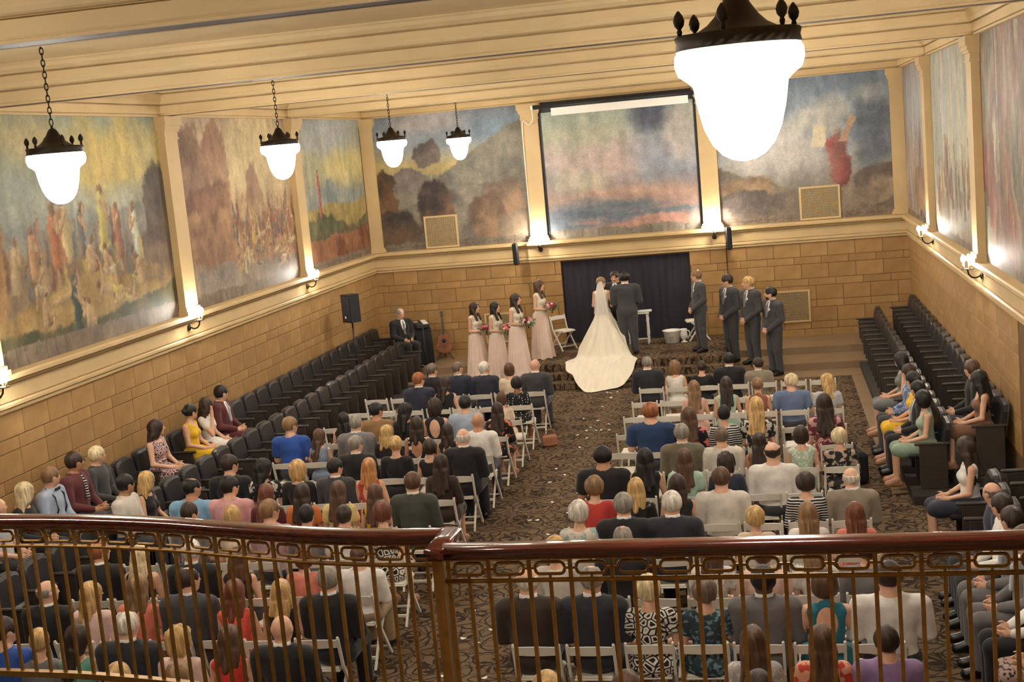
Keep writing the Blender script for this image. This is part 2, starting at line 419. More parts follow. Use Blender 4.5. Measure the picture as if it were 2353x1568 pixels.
# ================================================================ murals (painted panels, colour only)
class Paint:
    def __init__(s, w, h, cell=0.026, seed=0):
        s.nx, s.ny = int(w / cell), int(h / cell)
        s.w, s.h = w, h
        s.U, s.V = np.meshgrid(np.linspace(0, 1, s.nx + 1), np.linspace(0, 1, s.ny + 1))
        s.c = np.zeros(s.U.shape + (3,)); s.seed = seed; s.asp = w / h
    def fbm(s, sc, seed=0, oc=4, sx=1.0, sy=1.0):
        r = np.random.default_rng(s.seed * 131 + seed); t = np.zeros_like(s.U); amp = 0.5; tot = 0
        for o in range(oc):
            n = sc * 2 ** o; gx, gy = int(n * s.asp * sx) + 3, int(n * sy) + 3
            L = r.random((gy, gx)); x = s.U * (gx - 2.01); y = s.V * (gy - 2.01)
            i, j = y.astype(int), x.astype(int); a, b = y - i, x - j
            a = a * a * (3 - 2 * a); b = b * b * (3 - 2 * b)
            t += amp * ((1-a)*(1-b)*L[i, j] + (1-a)*b*L[i, j+1] + a*(1-b)*L[i+1, j] + a*b*L[i+1, j+1]); tot += amp; amp *= 0.55
        return t / tot
    def over(s, mask, col, col2=None, nz=None):
        col = np.array(col, float)
        C = col if col2 is None else col + (np.array(col2, float) - col) * nz[..., None]
        s.c += (C - s.c) * np.clip(mask, 0, 1)[..., None]; return s
    def grad(s, stops, warp=0.15, seed=1):
        v = np.clip(s.V + warp * (s.fbm(3, seed) - 0.5), 0, 1)
        ps = [p for p, _ in stops]
        for k in range(3): s.c[..., k] = np.interp(v, ps, [c[k] for _, c in stops])
        return s
    def cloud(s, cu, cv, ru, rv, col, a=0.8, seed=2):
        d = ((s.U - cu) / ru) ** 2 + ((s.V - cv) / rv) ** 2
        return s.over(a * np.clip(1.3 - d - 1.6 * (s.fbm(5, seed, 5) - 0.42), 0, 1), col)
    def ridge(s, pts, amp, col, col2, seed, soft=60, sc=6):
        z = np.interp(s.U, [p for p, _ in pts], [q for _, q in pts]) + amp * (s.fbm(sc, seed, 5, 1, 0.01) - 0.5)
        return s.over(np.clip((z - s.V) * soft, 0, 1), col, col2, np.clip(2.2 * (s.fbm(7, seed + 1, 5) - 0.27), 0, 1))
    def rock(s, cu, cv, ru, rv, col, col2, seed, p=2.6):
        a = (seed * 2.399) % 1.2 - .6; x, y = (s.U - cu) / ru, (s.V - cv) / rv
        x, y = x * math.cos(a) - y * math.sin(a), x * math.sin(a) + y * math.cos(a)
        n = s.fbm(6, seed, 5) - 0.5; x = x + .55 * n; y = y - .8 * (s.fbm(5, seed + 9, 4) - .5)
        d = np.maximum(np.maximum(np.abs(x) + .35 * np.abs(y), np.abs(y) + .25 * x), .72 * np.abs(x) + .72 * np.abs(y) + .1) + .25 * n
        g = np.clip(0.5 + 0.5 * x - .3 * y + 1.9 * (s.fbm(8, seed + 3, 5) - 0.5), 0, 1)
        return s.over(np.clip((1 - d) * 8, 0, 1), col, col2, g)
    def fig(s, cu, cv, h, col, seed=0, lean=0.0, wid=0.17):
        """a small robed figure, feet at cv"""
        t = (s.V - cv) / h; x = (s.U - cu) * s.asp / h - lean * t
        half = wid * (1.15 - 0.75 * t) + 0.04 * np.sin(9 * t + seed)
        body = np.clip((half - np.abs(x)) * 14, 0, 1) * (t > 0) * (t < 0.84)
        g = np.clip(0.5 + 1.6 * x / wid * 0.4 + 0.8 * (s.fbm(14, seed) - 0.5), 0, 1)
        c = 0.7 * np.array(col, float) + 0.3 * np.array((150, 122, 92)); body = body * 0.85; s.over(body, c * 0.72, np.minimum(c * 1.15, 255), g)
        hd = np.clip((1 - (x / 0.075) ** 2 - ((t - 0.91) / 0.085) ** 2) * 4, 0, 1)
        return s.over(hd * 0.8, (150, 112, 84))
    def limb(s, a, b, w, col, k=1.0):
        x, y = s.U * s.asp, s.V; ax, ay, bx, by = a[0] * s.asp, a[1], b[0] * s.asp, b[1]
        dx, dy = bx - ax, by - ay; t = np.clip(((x - ax) * dx + (y - ay) * dy) / (dx*dx + dy*dy + 1e-9), 0, 1)
        ex, ey = x - ax - t*dx, y - ay - t*dy; d = np.sqrt(ex**2 + ey**2)
        g = np.clip(.5 + .5 * (ex - ey) / w * -.7, 0, 1); c = np.array(col, float)
        return s.over(np.clip((w - d) / w * 4, 0, 1) * .9 * k, c * .6, np.minimum(c * 1.2, 255), g)
    def posed(s, cu, cv, h, pose, col, flip=1):
        q = lambda x, y: (cu + flip * x * h / s.asp, cv + y * h); sk = (206, 164, 116)
        if pose == 0: s.limb(q(0, 0), q(.02, .62), .13*h, col).limb(q(0, .6), q(.16, .42), .05*h, sk).limb(q(.16, .42), q(.10, .78), .045*h, sk).limb(q(.03, .78), q(.03, .80), .085*h, (150, 110, 80))
        elif pose == 1: s.limb(q(0, 0), q(.30, .06), .10*h, col).limb(q(.30, .06), q(.36, -.22), .06*h, sk).limb(q(0, .02), q(.05, .34), .12*h, sk).limb(q(.05, .34), q(.26, .16), .05*h, sk).limb(q(.10, .50), q(.10, .51), .08*h, (140, 100, 72))
        else: s.limb(q(-.3, 0), q(.1, .06), .11*h, col).limb(q(.1, .06), q(.32, .12), .11*h, sk).limb(q(-.3, 0), q(-.6, -.05), .06*h, sk).limb(q(.3, .1), q(.46, -.04), .045*h, sk).limb(q(.45, .18), q(.45, .19), .075*h, (130, 96, 70))
        return s
    def crowd(s, u0, u1, v0, v1, n, h, cols, seed):
        r = np.random.default_rng(seed)
        for k in range(n):
            s.fig(u0 + (u1-u0)*r.random(), v0 + (v1-v0)*(1 - (k + r.random())/n), h*(0.8+0.5*r.random()), cols[r.integers(len(cols))], int(r.integers(99)), r.normal()*0.15)
        return s
    def border(s, v, col=(150, 130, 108), n=22):
        s.over((s.V < v) * 1.0, col, (118, 100, 84), s.fbm(9, 77))
        s.over(((s.V < v) & ((np.abs((s.U * n) % 1 - 0.5) > 0.46) | (np.abs(s.V / v - 0.5) < 0.04))) * 0.5, (90, 76, 62)); return s
    def streaks(s, cols, sc=10, seed=5):
        n = s.fbm(sc, seed, 4, 1, 0.12); 
        ps = np.linspace(0.22, 0.78, len(cols))
        for k in range(3): s.c[..., k] = np.interp(n, ps, [c[k] for c in cols])
        return s
    def finish(s):
        wx = (s.fbm(16, 88, 3) - 0.5) * 6 + (s.fbm(40, 86, 2) - 0.5) * 4; wy = (s.fbm(16, 87, 3) - 0.5) * 6 + (s.fbm(40, 85, 2) - 0.5) * 4
        iy, ix = np.indices(s.U.shape)
        s.c = s.c[np.clip(iy + wy.astype(int), 0, s.ny), np.clip(ix + wx.astype(int), 0, s.nx)]
        g_ = s.c.mean(-1, keepdims=True); s.c = (0.82 * s.c + 0.18 * g_) * 0.82 + 0.10 * np.array((140, 122, 98))
        s.c *= (0.86 + 0.28 * s.fbm(9, 93, 4, 2.0, 0.7))[..., None]
        s.c *= (0.92 + 0.16 * s.fbm(28, 91, 3))[..., None]
        s.c = np.clip(s.c, 0, 255) / 255
        return np.where(s.c <= 0.04045, s.c / 12.92, ((s.c + 0.055) / 1.055) ** 2.4)

def mural_mat():
    m, nt, b = _nodes("mural_paint")
    a = N(nt, "ShaderNodeAttribute", attribute_name="paint")
    n = N(nt, "ShaderNodeTexNoise", i_Scale=22.0, i_Detail=5.0); nt.links.new(coords(nt, "Object"), n.inputs["Vector"])
    v = ramp(nt, n.outputs["Fac"], [(0.3, (0.86,) * 3), (0.7, (1.08,) * 3)])
    nt.links.new(mixc(nt, 1.0, a.outputs["Color"], v, 'MULTIPLY'), b.inputs["Base Color"])
    b.inputs["Roughness"].default_value = 0.6; b.inputs["Specular IOR Level"].default_value = 0.2
    bump(nt, b, n.outputs["Fac"], 0.08, 0.004)
    return m
M_MURAL = mural_mat()
MZ0, MZ1 = 2.925, 6.10
def mural(p, at, label):
    """at(u,v)->xyz"""
    pts = np.stack(at(p.U, p.V), -1).reshape(-1, 3)
    nx = p.nx + 1
    i = (np.arange(p.ny)[:, None] * nx + np.arange(p.nx)[None, :]).ravel()
    f = np.stack([i, i + 1, i + 1 + nx, i + nx], 1)
    me = npmesh("mural", pts, f, False)
    col = np.ones((len(pts), 4), np.float32); col[:, :3] = p.finish().reshape(-1, 3)
    at_ = me.attributes.new("paint", 'FLOAT_COLOR', 'POINT'); at_.data.foreach_set("color", col.ravel())
    return obj("mural", me, M_MURAL, label=label, cat="mural", group="painted wall murals")

def L_at(y0, y1): return lambda U, V: (np.full_like(U, XL + 0.012), y0 + (y1 - y0) * U, MZ0 + (MZ1 - MZ0) * V)
def R_at(y0, y1): return lambda U, V: (np.full_like(U, XR - 0.012), y0 + (y1 - y0) * U, MZ0 + (MZ1 - MZ0) * V)   # u=0 far end
def B_at(x0, x1): return lambda U, V: (x0 + (x1 - x0) * U, np.full_like(U, YB - 0.012), MZ0 + (MZ1 - MZ0) * V)

EARTH = [(176, 128, 78), (206, 168, 96), (150, 84, 60), (222, 196, 140), (120, 100, 86), (92, 108, 112), (190, 110, 74), (214, 178, 70)]
p = Paint(5.19, 3.17, seed=1)
p.grad([(0, (120, 112, 70)), (0.3, (150, 130, 92)), (0.48, (132, 136, 130)), (0.66, (150, 160, 150)), (0.85, (168, 172, 140)), (1, (150, 160, 142))])
p.cloud(.74, .80, .34, .24, (226, 196, 100), .9, 3).cloud(.3, .92, .2, .14, (210, 186, 120), .7, 4).cloud(.5, .62, .5, .1, (176, 178, 158), .7, 5)
p.ridge([(0, .58), (.3, .52), (.55, .56), (.8, .6), (1, .55)], .12, (118, 122, 122), (150, 146, 132), 6)
p.rock(.95, .56, .11, .26, (84, 74, 68), (122, 104, 88), 8).rock(.93, .30, .16, .2, (104, 88, 78), (150, 122, 96), 9)
p.ridge([(0, .42), (.25, .44), (.6, .42), (.85, .3), (1, .26)], .08, (116, 92, 70), (160, 128, 88), 11)
p.rock(.02, .4, .09, .34, (150, 100, 56), (196, 150, 84), 12)
p.crowd(.1, .8, .24, .42, 40, .15, EARTH, 21).fig(.60, .42, .24, (226, 196, 96), 3).fig(.36, .38, .26, (206, 122, 66), 4, .1, .3)
p.ridge([(0, .18), (.2, .26), (.5, .33), (.75, .26), (1, .16)], .05, (150, 112, 58), (200, 164, 92), 14, 40)
for cu, cv, h, po, c, fl_ in ((.14, .30, .24, 0, (190, 160, 110), 1), (.22, .34, .24, 0, (206, 150, 100), 1), (.33, .38, .30, 0, (206, 116, 66), 1), (.40, .40, .30, 0, (226, 190, 130), -1), (.47, .40, .26, 0, (120, 116, 110), 1), (.59, .42, .32, 0, (230, 200, 96), 1), (.68, .38, .26, 0, (168, 104, 76), -1), (.78, .36, .28, 0, (226, 214, 180), -1), (.27, .27, .26, 1, (222, 196, 140), -1), (.50, .32, .26, 1, (160, 96, 62), 1), (.58, .30, .24, 1, (222, 206, 170), 1), (.78, .22, .26, 1, (206, 186, 116), -1), (.60, .20, .28, 2, (222, 192, 90), -1), (.36, .22, .22, 2, (190, 150, 96), 1), (.40, .10, .30, 0, (62, 76, 72), 1), (.43, .10, .22, 1, (200, 160, 120), 1), (.24, .14, .22, 1, (150, 110, 74), 1)):
    p.posed(cu, cv, h, po, c, fl_)
p.ridge([(0, .14), (.3, .12), (.6, .14), (1, .2)], .06, (70, 74, 48), (116, 106, 66), 15)
p.posed(.40, .08, .26, 0, (62, 78, 74)).posed(.45, .09, .2, 1, (200, 164, 124)).posed(.66, .15, .2, 2, (224, 196, 96), -1).border(.075)
mural(p, L_at(-8.35, -3.16), "mural of a crowd on a rocky rise under yellow clouds, left wall")

p = Paint(5.25, 3.17, seed=2)
p.grad([(0, (140, 118, 96)), (0.4, (190, 150, 110)), (0.7, (212, 184, 136)), (1, (190, 162, 132))])
p.cloud(.7, .8, .4, .3, (224, 200, 140), .8, 2)
p.rock(.12, .72, .12, .34, (136, 100, 80), (176, 136, 104), 3).rock(.30, .70, .12, .30, (150, 108, 84), (190, 146, 110), 4).rock(.22, .45, .3, .22, (130, 86, 66), (180, 128, 92), 5)
p.rock(.62, .5, .08, .26, (160, 120, 92), (196, 158, 116), 6)
p.ridge([(0, .5), (.3, .52), (.5, .42), (.75, .46), (1, .42)], .14, (138, 94, 70), (192, 144, 100), 7)
p.crowd(.40, .98, .22, .44, 60, .12, EARTH + [(176, 66, 52), (70, 86, 120), (226, 200, 160)], 31).ridge([(0, .24), (.4, .2), (1, .16)], .08, (116, 96, 82), (164, 138, 108), 9)
for k_ in range(26):
    r_ = np.random.default_rng(500 + k_); p.posed(.42 + .56 * r_.random(), .34 - .009 * k_, .15, int(r_.integers(3)), EARTH[k_ % 8] if k_ % 3 else (224, 204, 160), 1 if k_ % 2 else -1)
p.rock(.25, .12, .2, .1, (136, 122, 110), (170, 154, 134), 41).border(.06)
mural(p, L_at(-2.72, 2.49), "mural of a crowd among reddish rock towers, left wall")

p = Paint(4.4, 3.17, seed=3)
p.grad([(0, (110, 86, 62)), (0.45, (150, 146, 124)), (0.7, (186, 180, 140)), (1, (150, 160, 160))])
p.cloud(.5, .9, .5, .16, (176, 182, 180), .9, 2).cloud(.7, .68, .4, .14, (222, 200, 120), .8, 3)
p.ridge([(0, .52), (.4, .58), (.8, .5), (1, .55)], .1, (120, 134, 136), (160, 164, 150), 4).ridge([(0, .4), (.5, .44), (1, .42)], .1, (150, 130, 74), (196, 166, 90), 5)
p.ridge([(0, .30), (.3, .38), (.5, .30), (.8, .26), (1, .34)], .1, (64, 72, 52), (120, 112, 76), 6).limb((.27, .36), (.27, .62), .028, (200, 92, 72)).limb((.27, .665), (.27, .67), .016, (120, 84, 64)).ridge([(0, .22), (.5, .2), (1, .24)], .1, (120, 66, 48), (170, 110, 72), 8).border(.05)
mural(p, L_at(2.95, 7.34), "mural with a tall red robed figure above a meadow, left wall by corner")

p = Paint(3.6, 3.17, seed=4)
p.grad([(0, (92, 80, 66)), (0.4, (130, 120, 104)), (0.62, (206, 180, 110)), (0.75, (150, 164, 176)), (1, (128, 140, 158))])
p.cloud(.4, .95, .3, .1, (186, 178, 176), .8, 2).cloud(.85, .85, .25, .12, (116, 150, 180), .7, 3)
p.ridge([(0, .5), (.2, .56), (.45, .56), (.7, .74), (.9, .88), (1, .92)], .06, (108, 106, 96), (150, 144, 126), 4)
p.rock(.36, .72, .10, .10, (92, 84, 84), (134, 120, 110), 5, 1.6).rock(.2, .52, .12, .1, (116, 104, 104), (150, 134, 124), 6)
p.ridge([(0, .36), (.3, .42), (.6, .46), (1, .5)], .1, (96, 90, 84), (152, 142, 124), 7)
p.rock(.03, .42, .10, .24, (72, 58, 46), (130, 90, 58), 8).rock(.38, .3, .14, .24, (62, 54, 54), (140, 98, 72), 9, 1.5)
p.rock(.85, .34, .18, .14, (120, 100, 86), (166, 128, 98), 10).rock(.72, .20, .16, .2, (112, 90, 74), (160, 124, 94), 11).rock(.92, .12, .14, .14, (140, 118, 98), (172, 148, 118), 12).rock(.1, .16, .16, .16, (62, 56, 54), (110, 84, 62), 13).border(.05, (140, 128, 108), 9)
mural(p, B_at(-5.93, -2.33), "mural of boulders and a dark stranded hull, left of the stage")

p = Paint(3.62, 3.17, seed=5)
p.grad([(0, (112, 120, 130)), (0.2, (120, 130, 142)), (0.3, (206, 170, 150)), (0.42, (150, 150, 160)), (0.55, (206, 196, 188)), (0.75, (202, 206, 178)), (1, (170, 196, 188))], .08)
p.cloud(.45, .55, .5, .16, (218, 190, 180), .9, 2).cloud(.2, .42, .25, .1, (220, 208, 176), .8, 3).cloud(.8, .62, .3, .3, (160, 178, 204), .7, 4).cloud(.72, .86, .16, .16, (96, 106, 128), .95, 6).cloud(.9, .7, .14, .3, (226, 206, 186), .6, 7)
st_ = p.fbm(5, 44, 4, .3, 2.5)
p.over(np.clip((.36 - p.V) * 5, 0, 1) * np.clip((st_ - .45) * 6, 0, 1) * .9, (214, 150, 128)).over(np.clip((.36 - p.V) * 5, 0, 1) * np.clip((.47 - st_) * 6, 0, 1) * .8, (92, 108, 124)).border(.06, (168, 164, 150), 9)
mural(p, B_at(-1.91, 1.69), "mural of pink and blue clouds at sunset, centre of the back wall")

p = Paint(3.95, 3.17, seed=6)
p.grad([(0, (110, 98, 84)), (0.4, (176, 172, 164)), (0.6, (150, 164, 182)), (1, (124, 144, 168))])
p.cloud(.35, .5, .3, .22, (212, 204, 196), .9, 2).cloud(.62, .72, .2, .16, (206, 204, 190), .9, 3).cloud(.92, .6, .16, .4, (92, 104, 116), .8, 4).cloud(.9, .85, .12, .08, (190, 192, 190), .7, 8)
p.ridge([(0, .4), (.2, .36), (.4, .24), (.6, .25), (.8, .3), (1, .36)], .06, (118, 104, 92), (160, 140, 118), 5).rock(.16, .26, .18, .08, (136, 108, 84), (196, 160, 116), 6).rock(.2, .14, .26, .12, (92, 82, 82), (142, 124, 108), 7).rock(.9, .22, .14, .14, (110, 96, 86), (176, 150, 120), 9)
p.limb((.70, .30), (.69, .52), .075, (178, 100, 92)).limb((.72, .27), (.74, .40), .05, (164, 86, 80)).limb((.70, .60), (.70, .61), .03, (190, 160, 136)).limb((.66, .52), (.62, .55), .022, (206, 92, 84))
p.over((np.abs((p.U - .595) - .1 * (p.V - .58)) < .038) * (np.abs(p.V - .585) < .075) * 1.0, (224, 208, 170))
p.over((np.abs((p.U - .75) - .4 * (p.V - .6)) < .02) * (np.abs(p.V - .62) < .09) * 1.0, (190, 150, 120)).border(.05)
mural(p, B_at(2.11, 5.91), "mural of a red robed figure with a pale tablet, right of stage")

S1 = [(96, 88, 100), (150, 128, 120), (196, 176, 158), (140, 122, 120), (176, 120, 100)]
p = Paint(4.4, 3.17, seed=7).streaks(S1, 6); p.cloud(.5, .8, .6, .3, (172, 178, 184), .8, 3).rock(.6, .2, .3, .16, (150, 116, 92), (196, 152, 116), 4).border(.04)
mural(p, R_at(7.34, 2.95), "mural in grey and mauve streaks, right wall next to the corner")
S2 = [(150, 160, 150), (196, 188, 150), (170, 176, 170), (206, 196, 170)]
p = Paint(5.2, 3.17, seed=8).streaks(S2, 4); p.ridge([(0, .2), (.5, .3), (1, .24)], .1, (150, 136, 116), (196, 180, 150), 5)
p.crowd(.05, .95, .1, .3, 26, .25, [(176, 92, 72), (206, 196, 170), (110, 124, 110), (196, 150, 100), (120, 100, 100)], 41).border(.04)
mural(p, R_at(2.49, -2.72), "pale green mural with standing figures on the right wall")
S3 = [(196, 184, 150), (130, 112, 104), (170, 124, 112), (176, 158, 136), (116, 118, 98), (190, 140, 110)]
p = Paint(5.2, 3.17, seed=9).streaks(S3, 9); p.crowd(0, 1, .05, .4, 22, .34, [(180, 100, 92), (206, 190, 150), (110, 120, 96), (190, 134, 100)], 43).border(.04)
mural(p, R_at(-3.18, -8.35), "mural with red and cream robed crowd, nearest on the right wall")

# thin dark surround of the centre mural
fr_ = MB().box((-1.92, YB - 0.03, MZ0), (-1.86, YB, MZ1)).box((1.64, YB - 0.03, MZ0), (1.70, YB, MZ1)).box((-1.92, YB - 0.03, 5.86), (1.70, YB, MZ1))
struct("trim_40", fr_, M_BLACK, label="dark surround of the centre mural")

# ================================================================ curtain in the back opening
def curtain():
    n = 120; vs = []; fs = []
    for i in range(n + 1):
        x = -1.65 + 2.97 * i / n
        y = YB - 0.03 - 0.012 * math.sin(i * 0.9) - 0.008 * math.sin(i * 0.37 + 1)
        for z in (0.455, 1.4, 2.398): vs.append((x, y, z))
    for i in range(n):
        for j in range(2): fs.append((3*i+j, 3*i+3+j, 3*i+4+j, 3*i+1+j))
    m = MB().add(vs, fs, True)
    m.build("curtain", mat("navy_curtain", srgb(40, 38, 47), 0.85, var=0.15, scale=2), label="dark navy curtain filling the opening behind the stage", cat="curtain")
curtain()

# ================================================================ grilles
def grille(x0, x1, z0, z1, y, label):
    e = empty("wall_grille", ((x0 + x1) / 2, y, z0), label=label, cat="grille", group="brass wall grilles")
    hx = (x1 - x0) / 2; H = z1 - z0
    m = MB(); t = 0.045
    m.bbox((-hx, -0.03, 0), (-hx + t, 0.0, H), .006).bbox((hx - t, -0.03, 0), (hx, 0, H), .006).bbox((-hx + t, -0.03, H - t), (hx - t, 0, H), .006).bbox((-hx + t, -0.03, 0), (hx - t, 0, t), .006)
    m.build("frame", M_CREAM, e)
    MB().box((-hx + t, -0.006, t), (hx - t, 0, H - t)).build("backing", mat("grille_shadow", srgb(44, 38, 34), 0.9), e)
    m = MB(); s = 0.055
    k = int(2 * (hx - t) / s) + 1
    for i in range(k + 1):
        x = -hx + t + 2 * (hx - t) * i / k
        m.box((x - .006, -0.02, t), (x + .006, -0.008, H - t))
    k2 = int((H - 2 * t) / s) + 1
    for i in range(k2 + 1):
        z = t + (H - 2 * t) * i / k2
        m.box((-hx + t, -0.022, z - .006), (hx - t, -0.010, z + .006))
    for i in range(k):
        for j in range(k2):
            x = -hx + t + 2 * (hx - t) * (i + .5) / k; z = t + (H - 2 * t) * (j + .5) / k2
            m.add([(x-.017, -.016, z), (x, -.016, z-.017), (x+.017, -.016, z), (x, -.016, z+.017)], [(0, 1, 2, 3)])
    m.build("lattice", mat("grille_brass", srgb(176, 152, 112), 0.5, 0.3), e)
grille(-4.88, -4.06, 2.93, 3.70, YB - 0.02, "square lattice grille in the mural left of the stage")
grille(3.86, 4.76, 2.93, 3.68, YB - 0.02, "square lattice grille in the mural right of the stage")
grille(-3.62, -2.75, 0.56, 1.28, YB - 0.02, "lattice grille low on the stone wall behind the bridesmaids")
grille(3.16, 3.98, 0.62, 1.36, YB - 0.02, "lattice grille low on the stone wall behind the dark suited men")

# ================================================================ balcony under the camera
struct("floor_balcony", MB().box((XL, YF, 1.95), (XR, -16.95, 2.15)), M_TAN, label="balcony floor behind the railing")
# ================================================================ pendant lamps
M_GLOBE = emit("lit_opal_glass", LAMP_COL, GLOBE_STRENGTH)
M_BULB = emit("lit_bulb", LAMP_COL, BULB_STRENGTH)
M_IRON = mat("wrought_iron", srgb(58, 50, 42), 0.5, 0.7, var=0.2)
def pendant_meshes():
    d = {}
    d["globe"] = MB().lathe([(.01, -.47), (.05, -.462), (.09, -.44), (.13, -.395), (.16, -.33), (.18, -.25), (.19, -.19), (.196, -.15), (.215, -.13), (.255, -.10), (.268, -.06), (.265, -.02), (.25, 0), (.01, 0)], 32).mesh("globe")
    d["ring"] = MB().lathe([(.20, -.005), (.255, -.005), (.262, .0), (.255, .03), (.262, .055), (.255, .06), (.20, .06)], 32, cap=False).mesh("ring")
    d["cone"] = MB().lathe([(.23, .05), (.17, .07), (.125, .095), (.09, .13), (.06, .175), (.045, .205), (.03, .225), (.012, .235)], 24).mesh("cone")
    d["finial"] = MB().lathe([(.008, 0), (.012, .02), (.008, .03), (.02, .045), (.024, .065), (.018, .085), (.004, .105)], 10).mesh("finial")
    lk = MB(); n = 14
    lk.tube([(0.016 * math.cos(2*PI*k/n), 0, 0.034 * math.sin(2*PI*k/n)) for k in range(n)], 0.0055, 6, closed=True)
    d["link"] = lk.mesh("chain_link")
    d["rod"] = MB().tube([(0, 0, 0), (0, 0, .03)], .012, 8).mesh("hook")
    return d
PM = pendant_meshes()
def pendant(x, y, label, z=5.44):
    e = empty("pendant_lamp", (x, y, z), label=label, cat="lamp", group="pendant lamps on chains")
    obj("globe", PM["globe"], M_GLOBE, e)
    r = obj("ring", PM["ring"], M_IRON, e)
    obj("canopy_cone", PM["cone"], M_IRON, e)
    for k in range(6):
        a = 2 * PI * (k + .3) / 6
        obj("finial", PM["finial"], M_IRON, r, (.245 * math.cos(a), .245 * math.sin(a), .058))
    c = obj("hook", PM["rod"], M_IRON, e, (0, 0, .23))
    zz = .29; k = 0
    while z + zz < ZCEIL - 0.03:
        obj("chain_link", PM["link"], M_IRON, e, (0, 0, zz), (0, 0, PI / 2 * (k % 2) + .4)); zz += 0.054; k += 1
LY = (-17.05, -11.4, -5.6, -0.12, 5.08)
nm = ("nearest", "second", "third", "fourth", "farthest")
for i, y in enumerate(LY):
    if i: pendant(-3.27, y, "lit pendant lamp, %s of the four hanging in the left row" % (None, "nearest", "second", "third", "farthest")[i])
    pendant(3.13, y, "large glaring pendant lamp hanging closest to the viewer" if i == 0 else "pendant lamp in the right row, %s from the viewer" % nm[i])
pendant(-3.27, LY[0], "pendant lamp of the left row above the balcony edge")

# ================================================================ wall sconces
def sconce(p, rz, label, n=3):
    e = empty("wall_sconce", p, (0, 0, rz), label=label, cat="wall lamp", group="brass wall sconces")   # local: wall behind at +y, arm to -y
    MB().lathe([(.03, 0), (.055, .006), (.05, .016), (.025, .03), (.008, .04)], 16).build("rosette", M_IRON, e, rot=(PI / 2, 0, 0))
    arm = [(0, -.03, 0), (0, -.09, -.025), (0, -.15, -.01), (0, -.19, .04), (0, -.20, .10)]
    MB().tube(arm, .012, 8).build("arm", M_IRON, e)
    MB().lathe([(.02, .10), (.085, .11), (.09, .118), (.03, .122)], 18, c=(0, -.20, 0)).build("tray", M_IRON, e)
    for k in range(n):
        a = 2 * PI * k / n + .5
        x, y = .055 * math.cos(a), -.20 + .055 * math.sin(a)
        c = MB().lathe([(.014, .12), (.014, .21)], 10, c=(x, y, 0)).build("candle", M_CREAM, e)
        MB().lathe([(.014, .21), (.034, .24), (.036, .275), (.012, .32)], 8, c=(x, y, 0)).build("bulb", M_BULB, c)
for i, y in enumerate((2.72, -2.95, -8.6)):
    lab = ("farthest", "middle", "nearest")[i]
    sconce((XL + .05, y - .05, 2.70), PI / 2, "lit candle sconce on the left wall ledge, %s of three" % lab)
    sconce((XR - .05, y - .05, 2.70), -PI / 2, "lit candle sconce on the right wall ledge, %s of three" % lab)
sconce((-2.10, YB - .15, 2.72), 0, "lit candle sconce under the pilaster left of centre mural")
sconce((1.93, YB - .15, 2.72), 0, "lit candle sconce under the pilaster right of centre mural")
# ================================================================ balcony railing
M_BRASS = mat("aged_brass", srgb(150, 112, 58), 0.42, 0.55, var=0.2, scale=20)
def mahogany():
    m, nt, b = _nodes("polished_mahogany")
    w = N(nt, "ShaderNodeTexNoise", i_Scale=6.0, i_Detail=6.0); nt.links.new(coords(nt, "Object", (0.6, 14, 14)), w.inputs["Vector"])
    nt.links.new(ramp(nt, w.outputs["Fac"], [(0.3, srgb(52, 20, 16)), (0.7, srgb(104, 40, 30))]), b.inputs["Base Color"])
    b.inputs["Roughness"].default_value = 0.18; b.inputs["Coat Weight"].default_value = 0.6; b.inputs["Coat Roughness"].default_value = 0.08
    return m
M_MAHOG = mahogany()
HAND = [(-.035, -.07), (.035, -.07), (.045, -.055), (.04, -.045), (.055, -.03), (.055, -.015), (.04, -.003), (.02, 0), (-.02, 0), (-.04, -.003), (-.055, -.015), (-.055, -.03), (-.04, -.045), (-.045, -.055)]
def smooth_path(pts, n=10):
    out = []
    P = [Vector(pts[0])] + [Vector(p) for p in pts] + [Vector(pts[-1])]
    for i in range(1, len(P) - 2):
        a, b, c, d = P[i-1], P[i], P[i+1], P[i+2]
        for k in range(n):
            t = k / n
            out.append(0.5 * ((2*b) + (c-a)*t + (2*a-5*b+4*c-d)*t*t + (3*b-3*c+d-a)*t**3))
    out.append(P[-1]); return out
RING = MB()
rw, rh, rc = .072, .030, .022
pts = []
for cx, cz, a0 in ((rw - rc, rh - rc, 0), (-rw + rc, rh - rc, PI/2), (-rw + rc, -rh + rc, PI), (rw - rc, -rh + rc, 1.5*PI)):
    for k in range(5): pts.append((cx + rc*math.cos(a0 + k*PI/8), 0, cz + rc*math.sin(a0 + k*PI/8)))
RING.tube(pts, .0085, 6, closed=True)
RING.box((-.006, -.006, -.06), (.006, .006, -.03)).box((-.006, -.006, .03), (.006, .006, .055)).box((-.105, -.005, -.006), (-.07, .005, .006)).box((.07, -.005, -.006), (.105, .005, .006))
RING = RING.mesh("link_ring")
BAL_F = MB().box((-.010, -.007, 2.20), (.010, .007, 3.125)).box((-.014, -.010, 3.0), (.014, .010, 3.02)).mesh("baluster")
BAL_H = MB().box((-.009, -.007, 2.20), (.009, .007, 3.01)).box((-.013, -.010, 3.0), (.013, .010, 3.02)).mesh("baluster")
